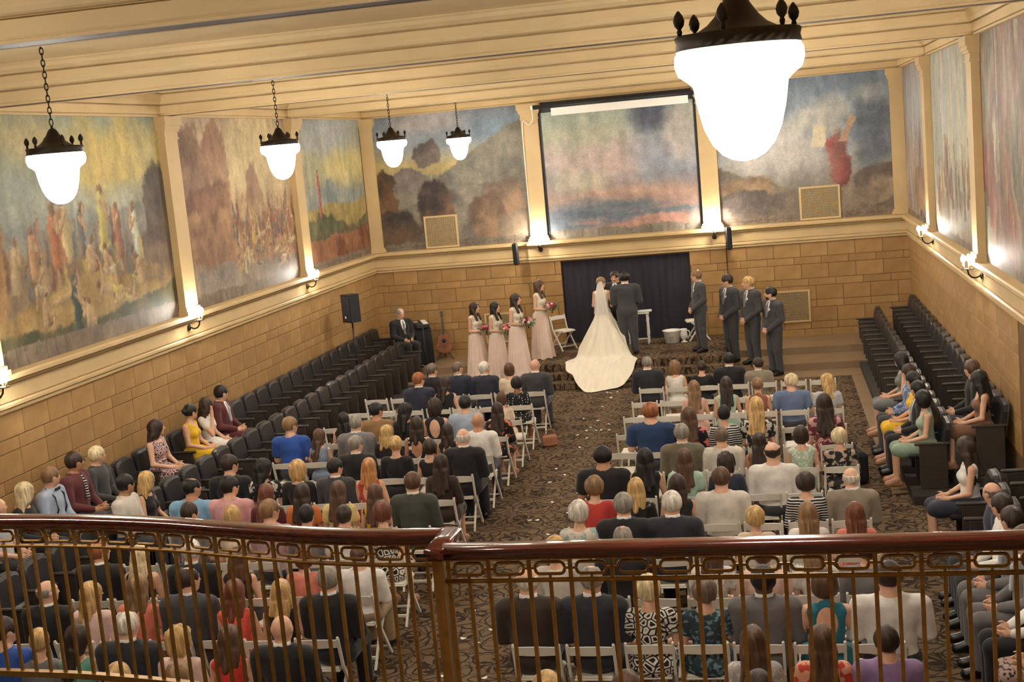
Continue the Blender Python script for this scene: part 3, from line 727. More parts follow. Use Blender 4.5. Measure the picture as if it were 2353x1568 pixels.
def railing(path, label, step=0.1025, phase=0):
    root = empty("balcony_railing", (path[0][0], path[0][1], 0), label=label, cat="railing", group="balcony railings")
    off = Vector((path[0][0], path[0][1], 0))
    P = [Vector((p[0], p[1], 0)) - off for p in path]
    MB().sweep(HAND, [p + Vector((0, 0, 3.20)) for p in P]).build("handrail", M_MAHOG, root)
    MB().sweep([(-.02, -.012), (.02, -.012), (.02, 0), (-.02, 0)], [p + Vector((0, 0, 3.13)) for p in P], False).build("top_bar", M_BRASS, root)
    MB().tube([p + Vector((0, 0, 3.01)) for p in P], .0125, 8).build("middle_bar", M_BRASS, root)
    MB().sweep([(-.022, -.02), (.022, -.02), (.022, .015), (-.022, .015)], [p + Vector((0, 0, 2.20)) for p in P], False).build("bottom_bar", M_BRASS, root)
    acc = 0.0; nxt = 0.02; i = phase
    for a, b in zip(P[:-1], P[1:]):
        L = (b - a).length
        while nxt <= acc + L:
            q = a + (b - a) * ((nxt - acc) / L); ang = math.atan2((b - a).y, (b - a).x)
            if i % 2 == 0: obj("baluster", BAL_F, M_BRASS, root, q, (0, 0, ang))
            else:
                obj("baluster", BAL_H, M_BRASS, root, q, (0, 0, ang))
                obj("link_ring", RING, M_BRASS, root, q + Vector((0, 0, 3.07)), (0, 0, ang))
            nxt += step; i += 1
        acc += L
    return root
lp = smooth_path([(-3.2, -15.72, 0), (-2.3, -15.73, 0), (-1.43, -15.79, 0), (-.9, -15.85, 0), (-.3, -15.97, 0), (.2, -16.12, 0), (.68, -16.26, 0), (1.1, -16.335, 0), (1.47, -16.36, 0)])
railing(lp, "curving brass balcony railing with mahogany handrail at lower left")
rr = railing([(1.53, -16.62, 0), (2.5, -16.64, 0), (3.5, -16.66, 0), (5.2, -16.69, 0)], "straight brass balcony railing with mahogany handrail at lower right", phase=0)
MB().sweep(HAND, [(-.03, .30, 3.201), (-.03, -.055, 3.201)]).build("handrail_return", M_MAHOG, rr)
MB().box((-.055, -.03, 2.16), (-.005, .02, 3.13)).build("post", M_BRASS, rr)
for yy in (.09, .19): obj("baluster", BAL_F, M_BRASS, rr, (-.03, yy, 0), (0, 0, PI / 2))

# ================================================================ white folding chairs
M_CHAIR = mat("white_resin", srgb(232, 226, 214), 0.42, var=0.03, bmp=0.0)
def bar(mb, a, b, w, t, smooth=False):
    """rectangular bar a->b: w along x, t across"""
    a, b = Vector(a), Vector(b); d = (b - a).normalized(); x = Vector((1, 0, 0)); y = d.cross(x).normalized()
    x = y.cross(d).normalized()
    vs = []
    for p in (a, b):
        for sx, sy in ((-1,-1),(1,-1),(1,1),(-1,1)): vs.append(p + x*sx*w/2 + y*sy*t/2)
    return mb.add(vs, [(0,3,2,1),(4,5,6,7),(0,1,5,4),(1,2,6,5),(2,3,7,6),(3,0,4,7)], smooth)
def chair_meshes():
    d = []
    for s in (-1, 1):
        m = MB(); x = .205 * s
        bar(m, (x, -.035, .775), (x, .045, .47), .024, .034); bar(m, (x, .045, .472), (x, .37, 0), .024, .034)
        m.ball((x, -.037, .782), (.014, .018, .016), 8, 6)
        d.append(("post", m.mesh("post")))
        m = MB(); x = .178 * s
        bar(m, (x, .30, .43), (x, .10, .26), .022, .038); bar(m, (x, .10, .262), (x, -.10, 0), .022, .03)
        d.append(("leg", m.mesh("leg")))
    m = MB().bbox((-.175, .02, .425), (.175, .41, .445), .006)
    m.bbox((-.17, .03, .44), (.17, .40, .468), .012); d.append(("seat", m.mesh("seat")))
    n = 8; vs = []; fs = []
    for i in range(n + 1):
        u = i / n; x = -.195 + .39 * u; bow = -.02 * math.sin(PI * u); e = .012 * math.sin(PI * u)
        for dy in (-.008, .010):
            vs += [(x, -.016 + bow + dy, .685), (x, -.032 + bow + dy, .762 + e)]
    for i in range(n):
        b = 4*i; fs += [(b, b+4, b+5, b+1), (b+2, b+3, b+7, b+6), (b+1, b+5, b+7, b+3), (b, b+2, b+6, b+4)]
    fs += [(0, 1, 3, 2), (4*n, 4*n+2, 4*n+3, 4*n+1)]
    d.append(("backrest", MB().add(vs, fs).mesh("backrest")))
    d.append(("rung", MB().bbox((-.17, -.04, .09), (.17, -.02, .125), .004).mesh("rung")))
    d.append(("rung", MB().bbox((-.195, .305, .08), (.195, .325, .105), .004).mesh("rung")))
    return d
CHM = chair_meshes()
def chair(x, y, rz, label, group="white folding chairs in rows", z=0.0):
    e = empty("folding_chair", (x, y, z), (0, 0, rz), label=label, cat="chair", group=group)
    for n, me in CHM: obj(n, me, M_CHAIR, e)
    return e
ORD = ["front", "second", "third", "fourth", "fifth", "sixth", "seventh", "eighth", "ninth", "tenth", "eleventh", "twelfth", "thirteenth"]
CNT = ["", "first", "second", "third", "fourth", "fifth", "sixth", "seventh"]
DY_R = -0.25
def row_y(side, r): return -(r - 1) * RP + (DY_R if side == "R" else 0.0)
for r in range(1, 13):
    for c in range(7):
        j = RNG.normal(0, 0.012, 3)
        if c == 6 and r >= 12: continue
        chair(-1.15 - 0.49 * c + j[0], row_y("L", r) + j[1], j[2] * 2, "white folding chair, %s from the aisle in %s row left of aisle" % (CNT[c + 1], ORD[r - 1]))
        chair(0.985 + 0.487 * c + j[1], row_y("R", r) + j[0], -j[2] * 2, "white folding chair, %s from the aisle in %s row right of aisle" % (CNT[c + 1], ORD[r - 1]))

# ================================================================ fixed theatre seats along both side walls
M_SEAT = mat("dark_leather", srgb(40, 38, 40), 0.38, var=0.15, scale=14, bmp=0.05)
M_SEATW = mat("dark_wood_panel", srgb(62, 53, 46), 0.5, var=0.15, scale=5, stretch=(1, 1, 8))
M_PLAT = mat("dark_platform", srgb(52, 47, 44), 0.7)
def seat_meshes():
    d = {}
    # padded back: rounded-top shield, extruded
    out = []
    for x, z in ((-.215, .40), (-.26, .55), (-.26, .76)): out.append((x, z))
    for k in range(9):
        a = PI - k * PI / 8
        out.append((math.copysign(.26 * abs(math.cos(a)) ** .6, math.cos(a)), .79 + .11 * math.sin(a) ** .7 if k not in (0, 8) else .79))
    for x, z in ((.26, .76), (.26, .55), (.215, .40)): out.append((x, z))
    def shield(off, th, sc=1.0):
        n = len(out); vs = []
        for k, s in ((0, sc), (1, sc), (2, sc * .86)):
            for x, z in out:
                zc = .64; lean = -(z - .4) * .14
                y = off + lean + (0 if k == 0 else th if k == 1 else th + .025)
                vs.append((x * s, y, zc + (z - zc) * s))
        fs = [tuple(range(n))[::-1], tuple(range(2*n, 3*n))]
        for k in range(2):
            for i in range(n): fs.append((k*n+i, k*n+(i+1)%n, (k+1)*n+(i+1)%n, (k+1)*n+i))
        return MB().add(vs, fs, False)
    d["back"] = shield(-.05, .05).mesh("backrest")
    d["shell"] = shield(-.075, .015, 1.02).mesh("back_shell")
    d["down"] = MB().bbox((-.215, .0, .40), (.215, .43, .47), .025).mesh("seat_cushion")
    d["up"] = MB().bbox((-.215, .0, .26), (.215, .075, .56), .03).mesh("seat_cushion")
    m = MB(); 
    for s in (-1,): 
        m.bbox((s*.28 - .022, -.06, 0.0), (s*.28 + .022, .30, .60), .008)
    d["stand"] = m.mesh("side_panel")
    d["arm"] = MB().bbox((-.31, -.10, .60), (-.25, .36, .635), .012).mesh("armrest")
    return d
SM = seat_meshes()
def theatre_seat(x, y, z, rz, label, down=False, last=False):
    e = empty("theatre_seat", (x, y, z), (0, 0, rz), label=label, cat="seat", group="dark theatre seats along the walls")
    obj("backrest", SM["back"], M_SEAT, e); obj("back_shell", SM["shell"], M_SEATW, e)
    obj("seat_cushion", SM["down" if down else "up"], M_SEAT, e)
    obj("side_panel", SM["stand"], M_SEATW, e); obj("armrest", SM["arm"], M_SEATW, e)
    if last:
        obj("side_panel", SM["stand"], M_SEATW, e, (.56, 0, 0)); obj("armrest", SM["arm"], M_SEATW, e, (.56, 0, 0))
    return e
ZW, ZI = 0.33, 0.12
def plat(x0, x1, y0, y1, z, n, label):
    struct("floor_tier_%d" % n, MB().box((x0, y0, 0.004), (x1, y1, z)), M_PLAT, label=label)
plat(XL, -5.32, -13.6, 6.75, ZW, 1, "upper dark seating tier along the left wall")
plat(-5.32, -4.62, -13.6, 5.80, ZI, 2, "lower dark seating tier along the left wall")
plat(5.42, XR, -5.35, 6.95, ZW, 3, "upper dark seating tier along the right wall")
plat(4.84, 5.42, -5.35, 6.95, ZI, 4, "lower dark seating tier along the right wall")
plat(5.56, XR, -13.6, -7.2, ZW, 5, "nearer upper seating tier along the right wall")
plat(4.98, 5.56, -13.6, -7.2, ZI, 6, "nearer lower seating tier along the right wall")
SEATS = {}
PITCH = 0.585
def ordw(n):
    a = ["", "first", "second", "third", "fourth", "fifth", "sixth", "seventh", "eighth", "ninth", "tenth", "eleventh", "twelfth", "thirteenth", "fourteenth", "fifteenth", "sixteenth", "seventeenth", "eighteenth", "nineteenth", "twentieth"]
    if n <= 20: return a[n]
    return "thirtieth" if n == 30 else ("twenty-" if n < 30 else "thirty-") + a[n % 10]
SEATY = {k: [y0 - i * PITCH for i in range(n)] for k, y0, n in (("lw", 6.4, 33), ("li", 5.44, 31), ("rw", 6.4, 20), ("ri", 6.4, 20), ("rn", -7.56, 10), ("rv", -7.56, 10))}
def seat_y(key, y): return min(SEATY[key], key=lambda q: abs(q - y))
def seat_row(key, xb, z, rz, y_far, n, text, occupied):
    for i in range(n):
        y = SEATY[key][i]
        occ = any(seat_y(key, q) == y for q in occupied)
        nn = i + 1
        o = theatre_seat(xb, y, z, rz, "dark theatre seat, %s from the stage in the %s" % (ordw(nn), text), occ, last=(i == n - 1 and rz < 0) or (i == 0 and rz > 0))
OCC = {"lw": (-2.96, -3.545, -4.13, -5.30, -7.055, -7.64, -8.225, -8.81, -9.395), "li": (-8.015, -7.43), "rw": (-4.13, -4.715), "ri": (-1.79, -2.96, -3.545, -4.13, -4.715), "rn": (-7.56, -9.315, -9.90, -10.485, -11.07, -11.655, -12.24)}
seat_row("lw", -5.98, ZW, -PI/2, 6.4, 33, "row against the left wall", OCC["lw"])
seat_row("li", -5.10, ZI, -PI/2, 5.44, 31, "inner row along the left wall", OCC["li"])
seat_row("rw", 6.00, ZW, PI/2, 6.4, 20, "row against the right wall", OCC["rw"])
seat_row("ri", 5.27, ZI, PI/2, 6.4, 20, "inner row along the right wall", OCC["ri"])
seat_row("rn", 5.42, ZI, PI/2, -7.56, 10, "nearer inner section along the right wall", OCC["rn"])
seat_row("rv", 6.00, ZW, PI/2, -7.56, 10, "nearer section against the right wall", ())

# ================================================================ stage furniture and equipment
chair(-1.72, 6.75, -2.35, "white folding chair standing behind the fourth bridesmaid on the stage", "white folding chairs on the stage", .45)
chair(1.58, 7.0, 1.75, "white folding chair seen edge-on behind the first groomsman on stage", "white folding chairs on the stage", .45)

e = empty("side_table", (.12, 6.80, .45), label="small white turned-leg table with greenery beside the groom", cat="table")
MB().bbox((-.26, -.15, .70), (.26, .15, .73), .008).build("tabletop", M_WHITE, e)
leg = MB().lathe([(.016, 0), (.022, .05), (.014, .08), (.026, .12), (.016, .16), (.028, .22), (.022, .5), (.03, .56), (.02, .6), (.03, .70)], 10).mesh("leg")
for sx in (-.21, .21):
    for sy in (-.11, .11): obj("leg", leg, M_WHITE, e, (sx, sy, 0))
MB().bbox((-.21, -.012, .10), (.21, .012, .13), .004).build("stretcher", M_WHITE, e)
b = MB().bbox((-.16, -.1, 0), (.16, .1, .03), .004).build("open_book", M_WHITE, None, loc=(.28, 6.78, 1.192), rot=(0, 0, .1), label="open white book lying on the small stage table", cat="book")
M_LEAF = mat("green_leaves", srgb(88, 112, 72), 0.6, var=0.3, scale=20)
def greenery(name, c, r, n, m, label, cat):
    mb = MB()
    for k in range(n):
        d = RNG.normal(size=3); d /= np.linalg.norm(d); p = Vector(c) + Vector(d) * r * RNG.random() ** .4
        t = Vector(RNG.normal(size=3)).normalized(); s = t.cross(Vector(d)).normalized(); L = .05
        mb.add([p - t*L, p + s*L*.35 + Vector(d)*.006, p + t*L, p - s*L*.35 + Vector(d)*.006], [(0, 1, 2, 3)], True)
    return mb.build(name, m, label=label, cat=cat)
greenery("greenery_garland", (-.02, 6.8, 1.33), .13, 110, M_LEAF, "loose green garland lying on the small stage table", "greenery")

e = empty("wash_tub", (.86, 6.72, .45), label="white oval enamel tub with lettering beside the pitcher", cat="tub")
MB().lathe([(.14, 0), (.16, .01), (.19, .26), (.215, .275), (.21, .29), (.18, .275), (.15, .03), (.01, .02)], 28).build("bowl", M_WHITE, e)
mt = MB()
for k in range(5): mt.box((-.06 + .015*(k % 2), -.186, .09 + k*.024), (.06 - .015*(k % 2), -.180, .098 + k*.024))
mt.build("lettering", mat("grey_print", srgb(165, 160, 152), 0.7), e, rot=(.11, 0, 0), loc=(0, -.0, .0))
e = empty("pitcher", (1.13, 6.70, .45), label="white footed pitcher with curved handle on the stage floor", cat="pitcher")
MB().lathe([(.07, 0), (.072, .012), (.03, .03), (.025, .05), (.06, .08), (.085, .14), (.08, .21), (.068, .26), (.085, .30), (.078, .30), (.06, .26), (.07, .14), (.01, .08)], 20).build("body", M_WHITE, e)
MB().tube(smooth_path([(.07, 0, .26), (.12, 0, .25), (.135, 0, .19), (.11, 0, .13), (.078, 0, .12)], 5), .011, 8).build("handle", M_WHITE, e)

# guitar on its stand
e = empty("acoustic_guitar", (-4.58, 7.18, .30), (0, 0, .25), label="sunburst acoustic guitar leaning on a stand by the wall", cat="guitar")
M_GTR = mat("glossy_guitar_wood", srgb(132, 76, 40), 0.16, var=0.3, scale=4)
def outline():
    pts = []
    for k in range(40):
        t = 2 * PI * k / 40; z = math.cos(t)
        w = .19 * math.sin(t) * (1.0 + .16 * math.cos(t + PI) - .22 * math.exp(-((z - .25) / .28) ** 2))
        pts.append((w, .24 * z))
    return pts
o2 = outline(); n = len(o2)
m = MB(); m.add([(x, -.05, z + .38) for x, z in o2] + [(x, .05, z + .38) for x, z in o2], [tuple(range(n)), tuple(range(n, 2*n))[::-1]] + [(i, n+i, n+(i+1) % n, (i+1) % n) for i in range(n)])
m.build("body", M_GTR, e, rot=(-.15, 0, 0))
MB().lathe([(.05, 0), (.05, .002)], 20).build("sound_hole", M_BLACK, e, loc=(0, .014, .44), rot=(PI/2 - .15, 0, 0))
MB().box((-.024, -.075, .56), (.024, -.045, 1.0)).build("neck", M_SEATW, e, rot=(-.15, 0, 0), loc=(0, .02, 0))
MB().box((-.035, -.075, 1.0), (.035, -.05, 1.14)).build("headstock", M_SEATW, e, rot=(-.15, 0, 0), loc=(0, .02, 0))
MB().box((-.05, -.06, .28), (.05, -.05, .30)).build("bridge", M_BLACK, e, rot=(-.15, 0, 0))
e = empty("guitar_stand", (-4.58, 7.18, .30), (0, 0, .25), label="black tubular stand carrying the guitar", cat="stand")
for sx in (-1, 1):
    MB().tube([(0, .12, .30), (sx*.10, -.02, .14), (sx*.2, -.20, 0.008)], .011, 6).build("leg", M_BLACK, e)
MB().tube([(0, .12, .30), (0, .26, .008)], .011, 6).build("leg", M_BLACK, e)

# loudspeaker on a pole by the left wall
e = empty("loudspeaker", (-5.72, 3.95, 1.74), (0, 0, -.75), label="black loudspeaker raised on a pole by the left wall", cat="speaker")
m = MB(); pr_ = [(-.19, -.12), (.19, -.12), (.15, .14), (-.15, .14)]
m.prism(pr_, lambda a, b, t: (a, b, t), 0, .60).build("cabinet", M_BLACK, e)
MB().bbox((-.165, -.135, .03), (.165, -.118, .57), .01).build("front_grille", mat("speaker_mesh", srgb(44, 44, 50), .7, scale=150, var=.4), e)
MB().lathe([(.03, 0), (.03, .004)], 14).build("logo_badge", M_WHITE, e, loc=(-.02, -.137, .11), rot=(PI/2, 0, 0))
e = empty("speaker_pole", (-5.72, 3.95, ZW), label="thin black pole stand under the loudspeaker", cat="stand")
MB().tube([(0, 0, .02), (0, 0, 1.42)], .018, 8).build("pole", M_BLACK, e)
for k in range(3):
    a = 2*PI*k/3 + .5; MB().tube([(0, 0, .30), (.12*math.cos(a), .12*math.sin(a), .01)], .011, 6).build("leg", M_BLACK, e)

# slim wall speakers flanking the centre
for x, z, lab in ((-2.66, 2.42, "slim black column speaker at the left of the curtain ledge"), (2.26, 2.42, "slim black column speaker at the right of the curtain ledge")):
    e = empty("column_speaker", (x, YB - .34, z), (.1, 0, 0), label=lab, cat="speaker", group="column speakers")
    MB().bbox((-.065, -.06, 0), (.065, .06, .52), .03).build("cabinet", M_BLACK, e)
    MB().tube([(0, .06, .2), (0, .17, .2)], .012, 6).build("bracket", M_WHITE, e)

# projection screen casing and the strip of screen hanging out of it
e = empty("projection_screen", (0, YB - .38, 5.83), label="black projector screen casing with white strip over centre mural", cat="projection screen")
MB().tube([(-1.96, 0, .16), (1.85, 0, .16)], .05, 12).build("casing", M_BLACK, e)
MB().box((-1.55, -.01, -.06), (1.56, .0, .13)).build("screen_fabric", mat("white_screen", srgb(245, 242, 236), .7, var=.02), e)
MB().lathe([(.052, 0), (.052, .05)], 14).build("end_cap", M_WHITE, e, loc=(-1.96, 0, .16), rot=(0, -PI/2, 0))
MB().tube(smooth_path([(-2.0, 0, .14), (-1.99, .02, -.1), (-2.12, .18, -.22), (-2.27, .24, -.16), (-2.29, .25, -1.0), (-2.29, .25, -2.6)], 5), .008, 6).build("cable", M_WHITE, e)

# keyboard under a black drape, thin microphone stand
M_CLOTH = mat("black_cloth", srgb(24, 24, 28), .9, var=.2)
e = empty("draped_keyboard", (-5.02, 6.86, .30), (0, 0, -1.2), label="electronic keyboard on a stand draped in black cloth", cat="keyboard")
n = 60; vs = []; fs = []
per = []
for k in range(n):
    t = 4 * k / n; i = int(t); f_ = t - i
    cx = [(-.42, -.18), (.42, -.18), (.42, .18), (-.42, .18)]
    a, b2 = cx[i], cx[(i+1) % 4]; per.append((a[0] + (b2[0]-a[0])*f_, a[1] + (b2[1]-a[1])*f_))
for z, o_ in ((.86, 0.0), (.5, .02), (.04, .035)):
    for k, (x, y) in enumerate(per):
        r_ = o_ * (1 + .8 * math.sin(k * 1.7)); L_ = math.hypot(x, y); vs.append((x + x/L_*r_, y + y/L_*r_, z))
for j in range(2):
    for k in range(n): fs.append((j*n+k, (j+1)*n+k, (j+1)*n+(k+1) % n, j*n+(k+1) % n))
fs.append(tuple(range(n)))
MB().add(vs, fs, True).build("drape", M_CLOTH, e)
MB().bbox((-.46, -.15, .87), (.46, .15, .96), .012).build("keyboard_case", M_BLACK, e)
MB().box((-.4, .02, .958), (.4, .14, .966)).build("keys", M_WHITE, e)
MB().box((-.25, -.155, .958), (-.05, -.06, .968)).build("display", mat("lcd_panel", srgb(170, 176, 172), .3), e)
e = empty("microphone_stand", (-4.46, 4.98, .15), label="thin black microphone stand before the draped keyboard", cat="stand")
MB().tube([(0, 0, .02), (0, 0, 1.25)], .01, 8).build("pole", M_BLACK, e)
for k in range(3):
    a = 2*PI*k/3 + .2; MB().tube([(0, 0, .05), (.26*math.cos(a), .26*math.sin(a), .012)], .010, 6).build("leg", M_BLACK, e)

# ceiling fittings
MB().bbox((-.20, -.07, -.06), (.20, .07, 0), .02).build("emergency_light", M_WHITE, loc=(-2.0, 2.1, 6.555), rot=(0, 0, .4), label="white box fitting on the ceiling near centre", cat="ceiling fitting")
MB().lathe([(.05, 0), (.06, .03), (.055, .08)], 14).build("smoke_detector", M_WHITE, loc=(5.55, YB - .22, 6.28), label="small white detector under the cornice at the right corner", cat="detector")

# petals scattered along the aisle
M_PETAL = mat("white_petal", srgb(244, 238, 224), .6, var=.03, bmp=0)
PT = MB()
vs = [(0, 0, .006)]
for k in range(10):
    a = 2*PI*k/10; vs.append((.035*math.cos(a), .026*math.sin(a), .012 + .006*math.cos(2*a)))
PT.add(vs, [(0, 1+k, 1+(k+1) % 10) for k in range(10)], True)
PT.add([(x, y, z - .005) for x, y, z in vs], [(0, 1+(k+1) % 10, 1+k) for k in range(10)], True); PT = PT.mesh("petal")
PETALS = [(-0.21, 2.04), (-0.42, 1.03), (-0.14, 0.81), (0.1, 0.45), (-0.2, 0.24), (-0.25, -0.01), (-0.07, -0.03), (0.03, -0.02), (0.17, -0.05), (-0.37, -0.31), (-0.15, -0.59), (-0.2, -1.27), (0.16, -1.36), (0.26, -1.4), (0.22, -2.31), (0.19, -4.18), (0.19, -5.2), (-0.13, 2.92), (-0.27, 3.47), (-0.06, 3.44), (-0.3, -5.48), (-0.2, -5.48), (-0.33, -8.98), (0.01, -9.55), (-0.25, -9.79), (-0.07, -9.92), (-0.23, -10.77), (0.2, -10.83), (-0.18, -7.05), (0.08, -6.17), (0.1, -8.95), (-0.36, -2.68), (-0.35, -3.48), (-0.18, -3.08), (-0.11, -4.61), (-0.27, 3.46), (-0.2, 3.38), (-0.06, 3.44), (-0.13, 2.9), (-0.2, 2.01)]
for i, (x, y) in enumerate(PETALS):
    obj("petal", PT, M_PETAL, None, (x, min(y, 3.9), 0.0), (0, 0, RNG.random() * 6), label="loose white flower petal lying on the aisle carpet", cat="petal", group="white petals strewn on the aisle carpet")
# ================================================================ bodies grown from smooth-blended solids (one continuous surface each)
def rotz(a):
    c, s = math.cos(a), math.sin(a); return np.array([[c, -s, 0], [s, c, 0], [0, 0, 1.0]])
def rotx(a):
    c, s = math.cos(a), math.sin(a); return np.array([[1.0, 0, 0], [0, c, -s], [0, s, c]])
def E_(c, r, k=.03, op=0): return ("E", np.array(c, float), np.array(r if isinstance(r, (tuple, list)) else (r, r, r), float), k, op, None)
def C_(a, b, ra, rb=None, k=.03, op=0): return ("C", (np.array(a, float), np.array(b, float)), (ra, ra if rb is None else rb), k, op, None)
def framed(prims, R, H): return [(t, a, b, k, op, (R, H)) for t, a, b, k, op, _ in prims]
def moved(prims, v):
    v = np.array(v, float); out = []
    for t, a, b, k, op, fr in prims:
        if fr is not None: fr = (fr[0], fr[1] + v)
        elif t == "E": a = a + v
        else: a = (a[0] + v, a[1] + v)
        out.append((t, a, b, k, op, fr))
    return out
def inflate(prims, t):
    out = []
    for ty, a, b, k, op, fr in prims:
        b = b + t if ty == "E" else (b[0] + t, b[1] + t)
        out.append((ty, a, b, k, op, fr))
    return out
def bounds(prims):
    lo = np.full(3, 9.0); hi = -lo
    for ty, a, b, k, op, fr in prims:
        if op: continue
        if ty == "E": l, h = a - b, a + b
        else:
            r = max(b); l = np.minimum(*a) - r; h = np.maximum(*a) + r
        if fr is not None:
            c = fr[0] @ ((l + h) / 2) + fr[1]; rad = np.linalg.norm(h - l) / 2; l, h = c - rad, c + rad
        lo = np.minimum(lo, l); hi = np.maximum(hi, h)
    return lo, hi
def grow(name, prims, cell=.012, cuts=(), noise=None):
    """surface nets over a blend of prims; cuts: functions (x,y,z)->d, positive is cut away"""
    lo, hi = bounds(prims); lo = lo - 2.5 * cell; hi = hi + 2.5 * cell
    ax = [np.arange(lo[i], hi[i] + cell, cell, dtype=np.float32) for i in range(3)]
    D = np.full([len(a) for a in ax], 0.5, np.float32)
    for ty, a, b, k, op, fr in prims:
        l, h = bounds([(ty, a, b, k, 0, fr)]); m = k + 2 * cell
        sl = []
        for i in range(3):
            i0 = int(np.searchsorted(ax[i], l[i] - m)); i1 = int(np.searchsorted(ax[i], h[i] + m)); sl.append(slice(i0, max(i1, i0)))
        sl = tuple(sl); sub = D[sl]
        if sub.size == 0: continue
        X, Y, Z = np.meshgrid(ax[0][sl[0]], ax[1][sl[1]], ax[2][sl[2]], indexing='ij')
        if fr is not None:
            R, H = fr; X, Y, Z = X - H[0], Y - H[1], Z - H[2]
            X, Y, Z = R[0,0]*X + R[1,0]*Y + R[2,0]*Z, R[0,1]*X + R[1,1]*Y + R[2,1]*Z, R[0,2]*X + R[1,2]*Y + R[2,2]*Z
        if ty == "E":
            qx, qy, qz = (X - a[0]) / b[0], (Y - a[1]) / b[1], (Z - a[2]) / b[2]
            k0 = np.sqrt(qx*qx + qy*qy + qz*qz); k1 = np.sqrt((qx/b[0])**2 + (qy/b[1])**2 + (qz/b[2])**2) + 1e-6
            d = k0 * (k0 - 1) / k1
        else:
            p, q = a; v = q - p; L2 = float(v @ v) + 1e-9
            t = np.clip(((X-p[0])*v[0] + (Y-p[1])*v[1] + (Z-p[2])*v[2]) / L2, 0, 1)
            d = np.sqrt((X-p[0]-t*v[0])**2 + (Y-p[1]-t*v[1])**2 + (Z-p[2]-t*v[2])**2) - (b[0] + (b[1]-b[0])*t)
        if op == 0:
            hh = np.clip(.5 + .5 * (d - sub) / k, 0, 1); D[sl] = d + (sub - d) * hh - k * hh * (1 - hh) if False else (d * (1 - hh) + sub * hh - k * hh * (1 - hh))
        else:
            kk = min(k, .02); e = -d; hh = np.clip(.5 + .5 * (sub - e) / kk, 0, 1); D[sl] = e * (1 - hh) + sub * hh + kk * hh * (1 - hh)
    if cuts or noise:
        X, Y, Z = np.meshgrid(*ax, indexing='ij')
        if noise: D += noise(X, Y, Z).astype(np.float32)
        for c in cuts: D = np.maximum(D, c(X, Y, Z).astype(np.float32))
    for i in range(3):
        s = [slice(None)] * 3; s[i] = 0; D[tuple(s)] = np.maximum(D[tuple(s)], cell); s[i] = -1; D[tuple(s)] = np.maximum(D[tuple(s)], cell)
    ins = D < 0
    n0, n1, n2 = D.shape
    cs = np.zeros((n0-1, n1-1, n2-1), np.int8)
    for i in (0, 1):
        for j in (0, 1):
            for l in (0, 1): cs += ins[i:n0-1+i, j:n1-1+j, l:n2-1+l]
    act = (cs > 0) & (cs < 8)
    I = np.argwhere(act); idx = np.full(act.shape, -1, np.int32); idx[act] = np.arange(len(I))
    acc = np.zeros((len(I), 3)); cnt = np.zeros(len(I))
    cor = [(0,0,0),(1,0,0),(0,1,0),(1,1,0),(0,0,1),(1,0,1),(0,1,1),(1,1,1)]
    val = [D[I[:,0]+c[0], I[:,1]+c[1], I[:,2]+c[2]] for c in cor]
    for a, b in ((0,1),(2,3),(4,5),(6,7),(0,2),(1,3),(4,6),(5,7),(0,4),(1,5),(2,6),(3,7)):
        s = (val[a] < 0) != (val[b] < 0)
        t = np.where(s, val[a] / (val[a] - val[b] + 1e-12), 0)
        p = np.array(cor[a]) + t[:, None] * (np.array(cor[b]) - np.array(cor[a]))
        acc[s] += p[s]; cnt[s] += 1
    P = I + acc / np.maximum(cnt, 1)[:, None]
    V = np.stack([ax[i][0] + P[:, i] * cell for i in range(3)], 1)
    F = []
    for a in range(3):
        b, c = (a + 1) % 3, (a + 2) % 3
        s0 = [slice(None)] * 3; s1 = [slice(None)] * 3; s0[a] = slice(0, -1); s1[a] = slice(1, None)
        ch = ins[tuple(s0)] != ins[tuple(s1)]
        e = np.argwhere(ch); e = e[(e[:, b] > 0) & (e[:, c] > 0)]
        e = e[(e[:, b] < D.shape[b]-1) & (e[:, c] < D.shape[c]-1)]
        def at(db, dc):
            q = e.copy(); q[:, b] -= db; q[:, c] -= dc; return idx[q[:,0], q[:,1], q[:,2]]
        quad = np.stack([at(1, 1), at(0, 1), at(0, 0), at(1, 0)], 1)
        flip = ~ins[e[:,0], e[:,1], e[:,2]]
        quad[flip] = quad[flip][:, ::-1]
        F.append(quad)
    F = np.concatenate(F); F = F[(F >= 0).all(1)]
    return npmesh(name, V, F, True)

